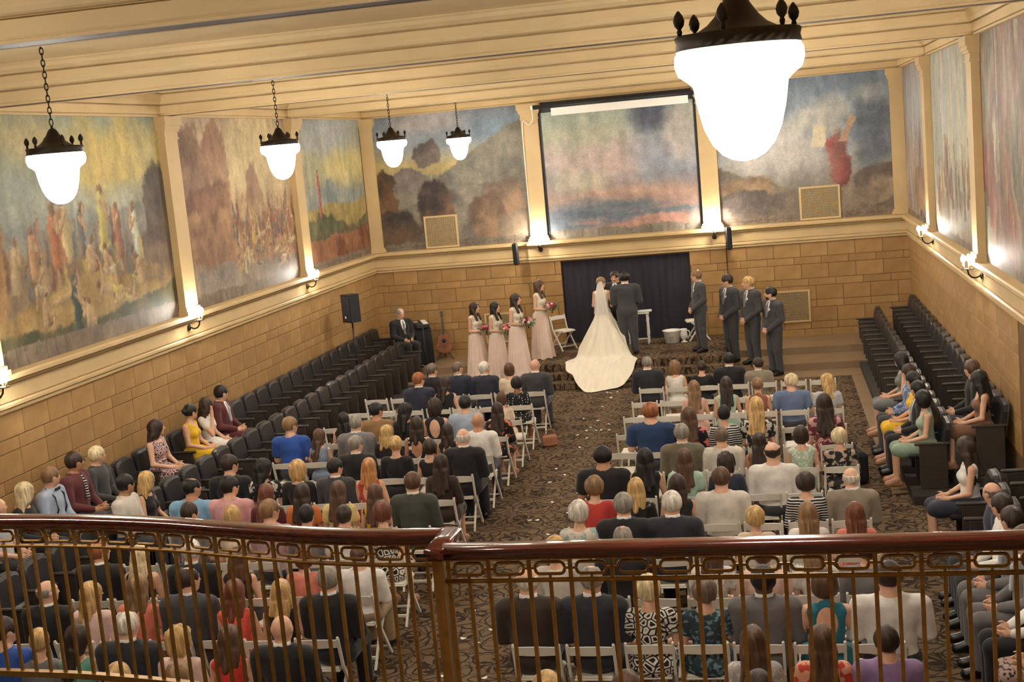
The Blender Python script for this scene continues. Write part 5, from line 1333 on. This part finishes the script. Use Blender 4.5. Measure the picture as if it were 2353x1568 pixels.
# ================================================================ the seated guests: side, row, x, head height, look | description
GUESTS = """L 1 -3.03 1.24 m - short gybr suit black fair 1|greying brown hair in a black suit
L 1 -2.55 1.25 m - thin gybr suit navy fair 1|thinning brown hair in a navy suit
L 1 -2.02 1.22 m - short white suit navy fair 1|white hair in a navy suit
L 1 -1.58 1.17 f 0 bob brown short cream fair 1|brown bob in a cream lace dress
L 1 -1.14 1.22 m 0 none none suit charcoal fair 1.05|bald head in a charcoal suit
L 2 -2.87 1.28 m - short red suit navy fair 1|red hair and beard in a navy suit
L 2 -2.61 1.19 f - long dkbr sless black fair 1|long dark hair in a black dress
L 2 -1.23 1.12 f 0 pixie black short dots brown 1|black hair in a polka dot dress
L 3 -1.26 1.10 c 0 bob brown short cream fair 1|small child with brown hair in a cream dress
L 4 -3.04 1.24 m - short black shirt tan tan 1.05|black hair in a tan jacket
L 4 -2.57 1.21 f - long black long black fair 1|long black hair in a black top
L 4 -2.09 1.25 f 0 curly dkbr open black fair 1|wavy dark hair in a backless black top
L 4 -1.60 1.28 m 0 short black shirt ltblue fair 1|black hair in a light blue shirt
L 4 -1.09 1.15 f 0 long dkbr long floralblack fair 1|long dark hair in a black floral blouse
L 5 -2.95 1.29 m 0 thin grey suit grey fair 1.05|thinning grey hair in a grey suit
L 5 -2.57 1.13 f - mid blond short black fair 1|shoulder length blond hair in a black top
L 5 -2.08 1.22 f 0 mid dkbr open floralwhite tan 1|dark hair in a low backed floral dress
L 5 -1.58 1.11 f 0 mid dkbr open black tan .95|dark hair and bare shoulders in black straps
L 5 -1.17 1.24 m 0 none none shirt white tan 1.05|shaved head in a white shirt
L 6 -1.09 1.27 m 0 bald white suit black fair 1.05|white hair round a bald crown in a black suit
L 6 -2.06 1.21 f 0 bun blond long black fair 1.05|blond hair pinned up in a black jacket
L 6 -1.57 1.14 f 0 pixie dkbr sless bwtop fair 1|short dark hair in a black and white top
L 7 -1.12 1.20 f 0 long dkbr long dkbrown fair 1|very long dark hair in a dark brown sheer blouse
L 6 -2.64 1.24 m - short grey suit black fair 1.05|grey hair in a black suit
L 7 -2.10 1.19 f 0 mid strawb open red fair 1|strawberry blond hair in a backless red dress
L 8 -1.26 1.27 m 0 short brown suit dkgreen fair 1.05|brown hair in a dark green jacket
L 5 -3.97 1.33 m - short ltbr tee royal fair 1.05|light brown hair in a royal blue polo shirt
L 5 -3.66 1.12 f - long brown sless bluegrey fair .9|long brown hair in a blue grey camisole
L 4 -3.59 1.12 f 0 long black open black fair 1|long black hair in a black off shoulder dress
L 7 -3.10 1.20 f 0 curly blond long black fair 1.05|curly blond hair in a black cardigan
L 7 -2.54 1.21 m - short black suit charcoal fair 1|black hair and glasses in a charcoal suit
L 7 -3.57 1.24 f - long black short floralwhite fair 1|long black hair in a dark floral dress
L 8 -3.04 1.20 f 0 long auburn short maroon fair 1|long auburn hair above the handrail
L 8 -2.62 1.19 f 0 long dkbr short orange fair 1|long dark hair in an orange top
L 8 -2.17 1.20 f 0 long brown short yellowcream fair 1|long brown hair in a pleated pale yellow top
L 8 -1.57 1.15 f 0 long brown sless yellowblack fair 1|long brown hair in a yellow and black top
L 9 -2.48 1.32 m - short ltbr shirt mauve fair 1|light brown hair and reddish neck in a mauve shirt
L 9 -2.17 1.24 m 0 short black shirt grey fair .9|short black hair just above the handrail
L 9 -1.66 1.22 m 0 short dkbr tee white fair .95|short dark brown hair just above the handrail
L 9 -1.21 1.24 f 0 pixie auburn sless printbw fair 1|short auburn hair in a black and white print dress
L 8 -4.00 1.34 m - thin black shirt skyblue tan 1.08|thinning black hair in a sky blue shirt
L 7 -3.97 1.32 m - short dkbr tee black fair 1.05|dark brown hair in a black tee shirt
L 8 -3.48 1.33 m - short black shirt pink fair 1.08|black hair in a pink dress shirt
L 9 -3.52 1.33 m - short dkbr tee grey fair .85|dark brown hair low behind the handrail
L 9 -2.99 1.26 c 0 bob blond short cream fair 1|child with tousled blond hair behind the handrail
L 10 -4.02 1.25 m - short red suit black fair 1.05|reddish hair in a black suit behind the balusters
L 10 -3.57 1.19 f 0 mid paleblond open black fair 1|pale blond hair and bare upper back in black
L 10 -2.97 1.23 m 0 short white suit black fair 1.05|white collar and black suit behind the balusters
L 10 -2.45 1.14 f 0 mid brown sless black fair 1|brown hair in a black sleeveless dress
L 10 -1.72 1.13 f 0 bob auburn short salmon fair 1|auburn hair in a salmon lace dress
L 10 -1.12 1.13 m 0 short brown shirt white fair 1.08|brown hair in white shirt and khaki trousers
L 11 -3.91 1.22 m - bald grey suit black fair 1.05|bald crown and grey fringe in a black suit
L 11 -3.54 1.19 f - mid blond long blush fair 1|blond hair in a pale blush blouse
L 11 -2.99 1.25 f 0 mid ltbr short coral fair 1|light brown hair in a coral and white top
L 11 -2.32 1.37 m - thin dkbr suit charcoal fair 1.05|thinning dark hair in a charcoal suit
L 11 -2.01 1.18 f 0 mid auburn sless coralhot fair 1|auburn hair in a bright coral top
L 11 -1.57 1.17 f 0 mid blond sless black fair 1|long blond layered hair in a black dress
L 11 -1.13 1.28 m 0 short grey suit black fair 1.05|grey hair in a black suit at the aisle
L 12 -3.52 1.27 m - short dkbr tee royal fair 1.05|dark brown hair in a bright blue shirt
L 12 -3.27 1.18 c 0 short blond tee grey fair 1|small blond child beside the bright blue shirt
L 12 -3.05 1.19 f - long dkbr sless teal fair 1|long dark hair in a teal tank top
L 12 -2.43 1.35 m 0 thin white suit navyblack fair 1.08|white hair in a dark navy suit
L 12 -2.04 1.17 f - curly blond long blush fair 1|curled blond hair in a pink blouse
L 12 -1.62 1.17 f 0 mid brown sless redtop fair 1|brown hair in a red top
L 12 -1.23 1.25 m 0 none none suit black fair 1.08|bald head in a black suit at front left
L 13 -1.96 1.33 c 0 bob blond short cream fair 1|blond child at the bottom edge
L 13 -1.46 1.31 f 0 mid ltbr short grey fair 1|light brown hair at the bottom edge
R 1 0.98 1.20 m 0 thin grey suit navyblack fair 1.05|thinning grey hair in a black suit beside the bride
R 1 1.41 1.10 f 0 curly ltbr sless white fair 1|curly light brown hair in a white sleeveless top
R 1 2.02 1.06 f 0 bun dkbr long black fair 1|dark hair pinned up in a black dress
R 1 2.34 1.18 m 0 short black suit black fair 1.05|black hair in a black suit
R 1 2.69 1.04 m + short dkbr suit taupe fair 1.05|dark hair in a taupe suit leaning left
R 3 3.37 1.19 m + short paleblond tee denim fair 1.08|white blond hair in a denim blue shirt
R 3 3.91 1.16 f + mid blond short ltgrey fair 1|blond hair turned left in a pale grey top
R 3 1.88 1.16 f 0 long ltbr sless pinkskin fair 1|long light brown hair in a blush sleeveless top
R 3 2.38 1.19 f 0 half dkbr sless mint fair .95|dark curls half tied up in a pale mint top
R 3 2.86 1.16 f 0 bun ltbr open rust fair 1|light brown updo in a rust strap dress
R 5 2.86 1.32 f 0 half blond short floralwhite fair .95|long straight blond hair in a patterned top
R 5 3.78 1.33 f 0 long dkbr short floralburg fair 1|long dark hair in a burgundy floral top
R 5 1.45 1.31 m 0 short red tee navyblue fair 1.2|red hair in a wide navy blue shirt
R 5 1.89 1.22 f 0 long brown long floralpink fair 1.08|long brown hair in a black top with pink roses
R 5 2.42 1.23 c 0 short black tee stripebw fair 1|boy with black hair in a striped shirt
R 6 1.91 1.25 m 0 short grey suit olive fair 1.05|grey hair in an olive tweed jacket
R 6 2.45 1.19 m 0 short gybr shirt offwhite fair 1.05|greying brown hair in an off white jacket
R 6 2.87 1.10 f 0 long dkbr sless brownskin tan 1|long straight dark hair in a brown top
R 6 3.44 1.16 f 0 bob dkbr sless lacegreen fair 1|dark bob in a pale green lace dress
R 6 3.90 1.11 f 0 pixie paleblond long floraldark fair 1.05|short ash blond hair in a dark floral blouse
R 7 1.10 1.27 m 0 short black tee blacktee tan 1.2|black hair in a wide black shirt at the aisle
R 7 1.48 1.22 f 0 long black sless black fair 1.05|long black hair in a sleeveless black dress
R 7 1.98 1.20 f 0 long brown short mint fair 1|long brown hair in a mint green top
R 7 2.51 1.14 f 0 curly dkbr long navy fair 1.05|curly dark hair in a navy top
R 7 3.07 1.24 m 0 bald dkbr shirt white fair 1.12|bald crown in a white dress shirt
R 8 1.06 1.20 f 0 pixie ltbr short red fair 1.05|short light brown hair in a red jacket
R 8 1.53 1.17 f 0 mid blond long leather fair 1|golden blond hair in a black leather jacket
R 8 2.04 1.19 f 0 mid dkbr sless black fair 1|dark brown hair in a black sleeveless top
R 8 2.46 1.25 m 0 short brown shirt offwhite fair 1.12|brown hair in an off white shirt
R 8 3.47 1.16 f 0 pixie dkbr long stripebw fair 1.05|short dark hair in a black and white striped top
R 8 3.87 1.20 m 0 bald white suit taupe fair 1.08|pink bald crown in a grey suit
R 9 1.04 1.24 f 0 pixie white short floralpastel fair 1|short white hair in a pastel floral top
R 9 1.52 1.32 m 0 short grey suit black fair 1.05|cropped grey hair in a black suit
R 9 2.03 1.35 m 0 short white suit navyblack fair 1.08|silver hair in a dark navy suit
R 9 2.88 1.13 f 0 pixie blond short cream fair 1|short blond curls in a cream top
R 9 3.41 1.16 f 0 half ltbr long white fair 1|light brown hair with a blond braid in white
R 9 3.88 1.14 f 0 half auburn short coral fair 1|auburn hair tied back in a coral top
R 10 1.64 1.38 m 0 thin grey suit black fair 1|thin grey hair just above the handrail
R 11 0.91 1.31 m 0 bald white suit dkbrown fair 1.1|bald head in a dark brown suit at aisle
R 11 1.59 1.39 m 0 thin grey suit navyblack fair 1.08|cropped grey hair in a black suit jacket
R 11 2.02 1.21 f 0 pixie paleblond short printbw fair 1.05|short pale blond hair in a black and white print
R 11 2.47 1.18 f 0 pixie gybr short tealprint fair 1.05|short grey brown hair in a teal print top
R 11 2.88 1.27 m 0 short black suit midgrey dark 1.12|short black hair and dark skin in a grey suit
R 11 3.44 1.23 f 0 bob brown open tealblue fair 1.08|brown hair in a low backed teal dress
R 11 4.00 1.28 m 0 short dkbr shirt white fair 1.2|dark hair in a wide white shirt
R 10 0.97 1.22 f 0 pixie blond long offwhite fair 1|blond hair in a beige shirt behind the handrail
R 10 2.63 1.17 f 0 mid brown short lacewhite fair 1|brown hair in a white lace top behind balusters
R 10 2.95 1.10 m 0 thin brown tee pinkskin fair 1.05|thinning brown hair in a pinkish shirt
R 10 3.43 1.15 f 0 mid ltbr short offwhite fair 1|light brown hair in a pale top behind balusters
R 10 3.77 1.13 m 0 short dkbr shirt grey fair 1.08|dark hair in a grey shirt behind balusters
R 12 2.89 1.19 f 0 long brown short lacegrey fair 1|long brown hair in a grey lace top
R 12 3.44 1.19 f 0 long brown short floralcoral fair 1|long brown wavy hair in a coral floral top
R 12 3.86 1.18 m 0 short dkbr shirt lavender fair 1.05|dark crown in a lavender shirt
R 13 2.04 1.43 f 0 mid brown short grey fair 1|brown hair at the bottom edge
R 13 2.95 1.38 m 0 short dkbr tee grey fair 1|dark hair at the bottom edge
R 13 1.47 1.39 f 0 bob blond short cream fair 1|blond hair at the bottom edge"""
rows = {}
for ln in GUESTS.split("\n"):
    w = ln.split("|")[0].split(); rows.setdefault((w[0], w[1]), []).append([float(w[2]), w[4] == "c", ln, float(w[11])])
for lst in rows.values():
    lst.sort()
    for _ in range(30):
        for a, b in zip(lst[:-1], lst[1:]):
            need = .36 if a[1] or b[1] else .465 * (a[3] + b[3]) / 2; d = need - (b[0] - a[0])
            if d > 0: a[0] -= d / 2; b[0] += d / 2
XFIX = {q[2]: q[0] for lst in rows.values() for q in lst}
for ln in GUESTS.split("\n"):
    sp, desc = ln.split("|"); w = sp.split(); side, r, x, hz = w[0], int(w[1]), float(w[2]), float(w[3])
    spec = " ".join(w[4:]); x = XFIX[ln]
    if r == 13:
        chair(x, row_y(side, r), 0, "white folding chair under " + desc.replace("hair at", "haired guest at"))
    label = "person with %s, %s row %s block" % (desc, ORD[r - 1], "left" if side == "L" else "right")
    if desc.startswith(("small child", "child", "boy", "blond child", "small blond")): label = "%s, %s row %s block" % (desc, ORD[r - 1], "left" if side == "L" else "right")
    bt = "khaki" if "khaki" in desc else None
    o = person((x, row_y(side, r), 0), 0, spec, label, hz, "seated guests on folding chairs", bottom=bt)
    if "beard" in desc: head_child("beard", hair("beard"), hair_mat("red"), o, None, True, YAW[w[5]])
# ================================================================ guests in the fixed seats
SIDE = """lw -2.96 1.26 m ++ short black suit maroon fair 1.05|glasses and a maroon blazer in the left wall seats
lw -3.545 1.18 f ++ long dkbr short white fair 1|hand on cheek and a white top in left wall seats
lw -4.13 1.20 f ++ bun black sless yellow fair 1|dark hair and a yellow dress in the left wall seats
lw -5.30 1.21 f + long dkbr sless geo fair 1.24|long dark hair and a burgundy patterned dress, left wall seats
lw -7.055 1.24 m ++ short paleblond shirt dkshirt fair 1|bleached blond hair and dark shirt in the left wall seats
lw -7.64 1.30 m ++ short dkbr shirt maroon tan 1.05|maroon shirt and striped tie in the left wall seats
lw -8.225 1.26 m ++ short ltbr shirt ltblue fair 1|suspenders and pale blue shirt in the left wall seats
lw -8.81 1.22 f ++ mid paleblond long black fair 1|shoulder length pale blond hair and black cardigan at far left
lw -9.395 1.20 m ++ none none tee ltgrey fair 1|bald head at the left edge above the handrail
li -8.015 1.28 m ++ short black shirt offwhite tan .95|black hair and cream shirt in the inner left seats
li -7.43 1.17 f ++ mid blond sless black fair .95|blond hair and short black dress in the inner left seats
rw -4.13 1.24 m -- short brown shirt black fair 1|brown hair and black shirt in the right wall seats
rw -4.715 1.20 f -- long black open brownskin fair 1|long black hair and brown strap dress, right wall seats
ri -1.79 1.20 f - long black sless silver fair 1|long dark hair and grey dress, farthest on the right
ri -2.96 1.22 m -- short dkbr shirt plaid fair 1|blue plaid shirt in the inner right seats
ri -3.545 1.22 f -- bun black short yellow fair 1|dark hair and yellow skirt in the inner right seats
ri -4.13 1.20 m -- short black suit black fair 1|black suit seated behind the mint dress
ri -4.715 1.18 f -- bob black open mintdress fair 1|dark bob and mint green dress at the seat row end
rn -7.56 1.20 f -- long dkbr sless white fair 1|long dark hair and white tank top at right
rn -9.315 1.16 m -- bald gybr tee navy fair 1|bald crown low in the nearer right seats
rn -9.90 1.20 m -- short dkbr shirt white fair 1|dark hair and white shirt in the nearer right seats
rn -10.485 1.24 m -- short dkbr suit midgrey fair 1.05|dark hair and grey suit at the right edge
rn -11.07 1.24 m -- short brown suit midgrey fair 1.05|grey suit trousers at the right edge below the handrail
rn -11.655 1.22 m -- short dkbr shirt white fair 1|white shirt and black trousers at the lower right edge
rn -12.24 1.18 f -- mid brown short black fair 1|dark printed skirt and bare knees at lower right corner"""
XB = {"lw": (-5.98, ZW, -PI/2), "li": (-5.10, ZI, -PI/2), "rw": (6.00, ZW, PI/2), "ri": (5.27, ZI, PI/2), "rn": (5.42, ZI, PI/2)}
for ln in SIDE.split("\n"):
    sp, desc = ln.split("|"); w = sp.split(); xb, zp, rz = XB[w[0]]; y = seat_y(w[0], float(w[1]))
    bt = {"white shirt and black trousers at the lower right edge": "black", "dark printed skirt and bare knees at lower right corner": "leopard", "dark hair and yellow skirt in the inner right seats": "yellow"}.get(desc, "navy" if "white tank" in desc else None)
    s = 1 if rz < 0 else -1
    o = person((xb + .02 * s, y, zp), rz, " ".join(w[3:]), "person with " + desc, float(w[2]), "guests in the fixed side seats", bottom=bt, up="cheek" in desc, tie="ltgrey" if " suit " in ln else None)
    if "striped tie" in desc: obj("necktie", cloth("tie", "m", True, "lap"), cloth_mat("stripebw"), o)
    if "glasses" in desc or "striped tie" in desc:
        g = MB()
        for q in (-1, 1):
            g.tube([(q*.036 + .022*math.cos(2*PI*k/10), .108, -.004 + .017*math.sin(2*PI*k/10)) for k in range(10)], .003, 5, closed=True)
            g.tube([(q*.058, .106, 0), (q*.088, .0, 0)], .003, 5)
        g.tube([(-.014, .11, 0), (.014, .11, 0)], .003, 5)
        head_child("glasses", g.mesh("glasses"), M_BLACK, o, None, True, YAW["++"])
    if "suspenders" in desc:
        g = MB()
        for q in (-1, 1): g.tube([(q*.09, .20, .62), (q*.095, .285, .82), (q*.10, .265, .98), (q*.09, .15, 1.085), (q*.06, .02, .95), (q*.04, .0, .75)], .011, 6)
        g.mesh("suspenders"); g.build("suspenders", M_BLACK, o)
        MB().box((-.05, .245, 1.045), (.05, .262, 1.075)).build("bow_tie", M_BLACK, o)

# ================================================================ the wedding party
def skirt_mesh(name, z0=1.03, z1=.012, r0=.162, hip=.205, r1=.30, folds=17, amp=.016, n=96, m=22, back=0.0):
    vs = []; fs = []
    for j in range(m + 1):
        t = j / m; z = z0 + (z1 - z0) * t
        r = r0 + (hip - r0) * min(1, t / .22) ** .7 if t < .22 else hip + (r1 - hip) * ((t - .22) / .78) ** 1.1
        for k in range(n):
            a = 2*PI*k/n
            rr = r + amp * t * (math.sin(folds*a + 2*math.sin(3*a)) + .6*math.sin(folds*.5*a + 1.3 + 2*t))
            vs.append((rr*math.cos(a)*1.02, rr*math.sin(a)*.86 - .01 - back*t*t*max(0, -math.sin(a)), z + (.012*math.sin(9*a) if j == m else 0)))
    for j in range(m):
        for k in range(n): fs.append((j*n+k, (j+1)*n+k, (j+1)*n+(k+1) % n, j*n+(k+1) % n))
    return MB().add(vs, fs, True).mesh(name)
M_BLUSH = mat("blush_chiffon", srgb(236, 212, 198), .75, var=.06, scale=5, bmp=.1, sheen=.2)
M_IVORY = mat("ivory_satin", srgb(236, 228, 208), .55, var=.06, scale=5, bmp=.35, sheen=.2, stretch=(2.2, .6, .6))
BMSK = skirt_mesh("skirt")
FLOW = [mat("bloom_" + n, srgb(*c), .6, var=.2, scale=40, bmp=.4) for n, c in (("burgundy", (96, 26, 40)), ("coral", (206, 92, 84)), ("pink", (206, 150, 146)), ("white", (232, 222, 210)), ("red", (140, 36, 46)))]
BLOOM = MB()
for ring, (nn, rad, hh) in enumerate(((1, 0, .024), (5, .015, .019), (7, .026, .011))):
    for k in range(nn):
        a = 2*PI*k/nn + ring; BLOOM.ball((rad*math.cos(a), rad*math.sin(a), hh), (.014, .014, .011), 7, 5)
BLOOM = BLOOM.mesh("bloom")
def bouquet(p, label, seed):
    r = np.random.default_rng(seed); e = empty("bouquet", p, (.5, 0, 0), label=label, cat="bouquet", group="bridesmaid bouquets")
    for k in range(15):
        a = k * 2.4; q = math.sqrt((k + .5) / 15) * .105
        d = Vector((q*math.cos(a), q*math.sin(a), .07 - 3.5*q*q))
        o = obj("bloom", BLOOM, FLOW[int(r.integers(5))], e, d, (-d.y*6, d.x*6, 0)); o.scale = (.8 + .35*r.random(),) * 3
    mb = MB()
    for k in range(120):
        a = r.random() * 6.28; q = .03 + .15*r.random(); b = Vector((q*math.cos(a), q*math.sin(a), .06 - .10*r.random())); t = Vector((math.cos(a), math.sin(a), r.normal()*.5)).normalized(); s_ = t.cross(Vector((0, 0, 1))).normalized()
        mb.add([b - t*.03, b + s_*.014, b + t*.045, b - s_*.014 + Vector((0, 0, .008))], [(0, 1, 2, 3)], True)
    mb.build("foliage", M_LEAF, e)
    MB().tube([(0, 0, .05), (0, 0, -.16)], [.035, .016], 8).build("stems", M_LEAF, e)
HB = 1.727
def bridesmaid(x, y, z, h, rz, label, seed, hc="dkbr"):
    s = h / HB; yw = .15
    me, A = body("f", False, "bouquet", yw, 0.0, False, .010)
    o = obj("person", me, skin_mat("fair"), None, (x, y, z), (0, 0, rz), (s, s, s), label=label, cat="person", group="bridesmaids")
    obj("bodice", cloth("bodice", "f", False, "bouquet", cell=.010), M_IVORY if seed != 9 else M_BLUSH, o)
    obj("skirt", BMSK, M_BLUSH, o)
    obj("shoes", cloth("shoes", "f", False, "bouquet"), mat("gold_sandal", srgb(190, 150, 90), .4), o)
    head_child("hair", hair("front"), hair_mat(hc), o, A, False, yw)
    v = Matrix.Rotation(rz, 3, 'Z') @ Vector((0, .285, 1.135)) * s
    bouquet((x + v.x, y + v.y, z + v.z), "red and white bouquet held by the " + label.split(" bridesmaid")[0].replace("person ", "") + " bridesmaid", seed)
bridesmaid(-3.28, 5.02, .15, 1.70, -1.95, "person standing as leftmost bridesmaid in blush gown with bouquet", 1)
bridesmaid(-2.80, 4.93, .15, 1.69, -1.95, "person standing as second bridesmaid from left with black hair", 2, "black")
bridesmaid(-2.24, 4.47, .30, 1.74, -1.95, "person standing as third bridesmaid from left on a carpet step", 3)
bridesmaid(-1.92, 5.62, .45, 1.73, -1.85, "person standing as fourth bridesmaid from left on the stage", 4, "brown")

M_BOUT = FLOW[3]
def suited(x, y, z, h, rz, spec, label, arms="clasp", pitch=0.0, tie="silver", bout=True, w=1.0):
    s = h / HB; w = 1.16
    o = person((x, y, z), rz, spec, label, seated=False, arms=arms, pitch=pitch, scale=(s*w, s, s), tie=tie, cell=.010, group="men of the wedding party")
    if bout:
        b = obj("boutonniere", BLOOM, M_BOUT, o, (-.085, .135, 1.32), (-PI/2 + .2, 0, 0)); b.scale = (.62, .62, .62)
    return o
suited(1.61, 5.26, .45, 1.75, 1.95, "m - short ltbr suit charcoal fair 1", "person in charcoal suit with light hair standing nearest the curtain edge")
suited(2.24, 5.52, .15, 1.88, 2.15, "m - short dkbr suit charcoal fair 1", "person in charcoal suit with glasses, second of four standing groomsmen", pitch=.2)
suited(2.70, 4.95, .15, 1.87, 2.15, "m - short blond suit charcoal fair 1", "person in charcoal suit with blond hair, third of four standing groomsmen")
gm = suited(3.14, 4.50, .0, 1.82, 2.15, "m - short black suit charcoal fair 1", "person in charcoal suit with black hair and beard, rightmost groomsman")
head_child("beard", hair("beard"), hair_mat("black"), gm, None, False, YAW["-"])
suited(.03, 5.44, .45, 1.79, .08, "m 0 short black suit charcoal fair 1", "person standing as the groom seen from behind in charcoal suit", arms="forward", bout=False)
suited(-.28, 6.35, .45, 1.74, PI - .15, "m 0 short dkbr suit black fair 1", "person standing as officiant facing the couple in a black suit", arms="forward", pitch=.3, tie="black", bout=False)

# bride with gown, train and veil
BX, BY, BZ, BS = -.50, 5.50, .45, 1.71 / HB
me, A = body("f", False, "forward", -.62, 0.0, False, .010)
bride = obj("person", me, skin_mat("fair"), None, (BX, BY, BZ), (0, 0, -.12), (BS,) * 3, label="person standing as the bride from behind in a white gown with train", cat="person", group="bridal couple")
obj("gown_bodice", cloth("gown_top", "f", False, "forward", cell=.010), M_IVORY, bride)
head_child("hair", hair("bun"), hair_mat("ltbr"), bride, A, False, -.62)
def ground(x, y):
    return float(np.interp(y, [3.72, 4.0, 4.31, 4.62], [0.0, .15, .30, .45]))
def gown():
    n, m = 120, 40; vs = []; fs = []
    tip = lambda a: float(np.interp(a, [-PI, -2.75, -2.35, -2.0, -PI/2 - .08, -1.25, -.9, -.45, 0, PI/2, PI], [.50, .66, 1.16, 1.42, 1.96, 1.70, 1.20, .56, .28, .34, .50]))
    for j in range(m + 1):
        t = j / m
        for k in range(n):
            a = -PI + 2*PI*k/n
            R = tip(a) * (1 + .018*math.sin(14*a) + .012*math.sin(23*a + 1)); r = .155 + (R - .155) * t
            x, y = BX + r*math.cos(a), BY + r*math.sin(a)
            fl = .045 * min(1, r) * (math.sin(11*a + 3*math.sin(2*a)) + .5*math.sin(19*a))
            top = BZ + 1.04 * BS
            cone = top - .06*min(1, (r-.155)/.05) - 1.62 * max(0, r - .14) ** .92 * (1.0 + .0*fl) + fl*1.2
            g = ground(x, y) + .016 + .05*abs(math.sin(9*a + 2*t)) * (t > .5) * (1 - t) * 2
            z = max(cone, g)
            # soften the fold where skirt meets floor
            d = cone - g
            if abs(d) < .12: z = g + (d + .12) ** 2 / .48
            vs.append((x, y, z))
    for j in range(m):
        for k in range(n): fs.append((j*n+k, (j+1)*n+k, (j+1)*n+(k+1) % n, j*n+(k+1) % n))
    o = MB().add(vs, fs, True).build("gown_skirt", M_IVORY, bride)
    bpy.context.view_layer.update()
    o.matrix_parent_inverse = bride.matrix_world.inverted()
gown()
def veil():
    m_, nt, b = _nodes("sheer_veil"); b.inputs["Base Color"].default_value = (.92, .9, .85, 1); b.inputs["Roughness"].default_value = .8; b.inputs["Alpha"].default_value = .62
    n, m = 24, 20; vs = []; fs = []
    for j in range(m + 1):
        t = j / m
        for k in range(n + 1):
            u = k / n - .5; w = .05 + .115 * t ** .8
            vs.append((u*w*2, -.10 - .10*math.sin(min(1, t*1.4)*PI/2) - .012*math.cos(u*30)*t + .5*u*u*.2, 1.655 - .70*t))
    for j in range(m):
        for k in range(n): i = j*(n+1)+k; fs.append((i, i+1, i+n+2, i+n+1))
    MB().add(vs, fs, True).build("veil", m_, bride)
veil()

# pianist on a stool
person((-5.42, 6.30, .33), -2.35, "m 0 thin grey suit black fair 1.05", "person in dark suit and tie seated at the draped keyboard", 1.26, "musicians", pitch=.35, tie="grey")
e = empty("piano_stool", (-5.42 - .13*math.sin(-2.35)*1, 6.30 + .2*math.cos(-2.35), .33), (0, 0, -2.35), label="low black stool under the seated keyboard player", cat="stool")
MB().bbox((-.2, -.16, .38), (.2, .16, .44), .02).build("seat", M_BLACK, e)
for q in (-1, 1):
    for p in (-1, 1): MB().tube([(q*.17, p*.13, .0), (q*.15, p*.11, .39)], .014, 6).build("leg", M_BLACK, e)

# programmes, bags
M_PAPER = mat("white_paper", srgb(240, 238, 230), .7, var=.02, bmp=0)
PAPER = MB().bbox((-.07, -.1, 0), (.07, .1, .006), .002).mesh("folded_programme")
for x, y, z, rz, lab in ((1.0, row_y("R", 4) + .24, .47, .3, "white folded programme on the empty aisle seat, fourth row right"), (3.44, row_y("R", 5) + .25, .47, .5, "white folded programme on the seat beside the dark bob, right block"), (-1.6, row_y("L", 3) + .25, .47, -.4, "white folded programme on an empty seat, third row left block"), (1.0, row_y("R", 2) + .26, .47, -.2, "white folded programme on the aisle seat, second row right block")):
    obj("folded_programme", PAPER, M_PAPER, None, (x, y, z), (0, 0, rz), label=lab, cat="paper", group="folded programmes on seats")
e = empty("tote_bag", (4.16, row_y("R", 4) - .30, 0), (0, 0, .2), label="large black bag standing at the end of the fifth row", cat="bag")
MB().bbox((-.16, -.24, .004), (.16, .24, .46), .05).build("body", M_CLOTH, e)
MB().tube(smooth_path([(0, -.12, .45), (0, -.1, .56), (0, .1, .56), (0, .12, .45)], 5), .012, 6).build("handle", M_CLOTH, e)
e = empty("handbag", (-.72, row_y("L", 2) + .1, 0), (0, 0, .4), label="tan leather handbag on the carpet by the second row aisle", cat="bag")
M_TANL = mat("tan_leather", srgb(176, 120, 92), .45)
MB().bbox((-.13, -.06, .004), (.13, .06, .20), .03).build("body", M_TANL, e)
MB().tube(smooth_path([(-.08, 0, .19), (-.06, 0, .28), (.06, 0, .28), (.08, 0, .19)], 5), .008, 6).build("handle", M_TANL, e)
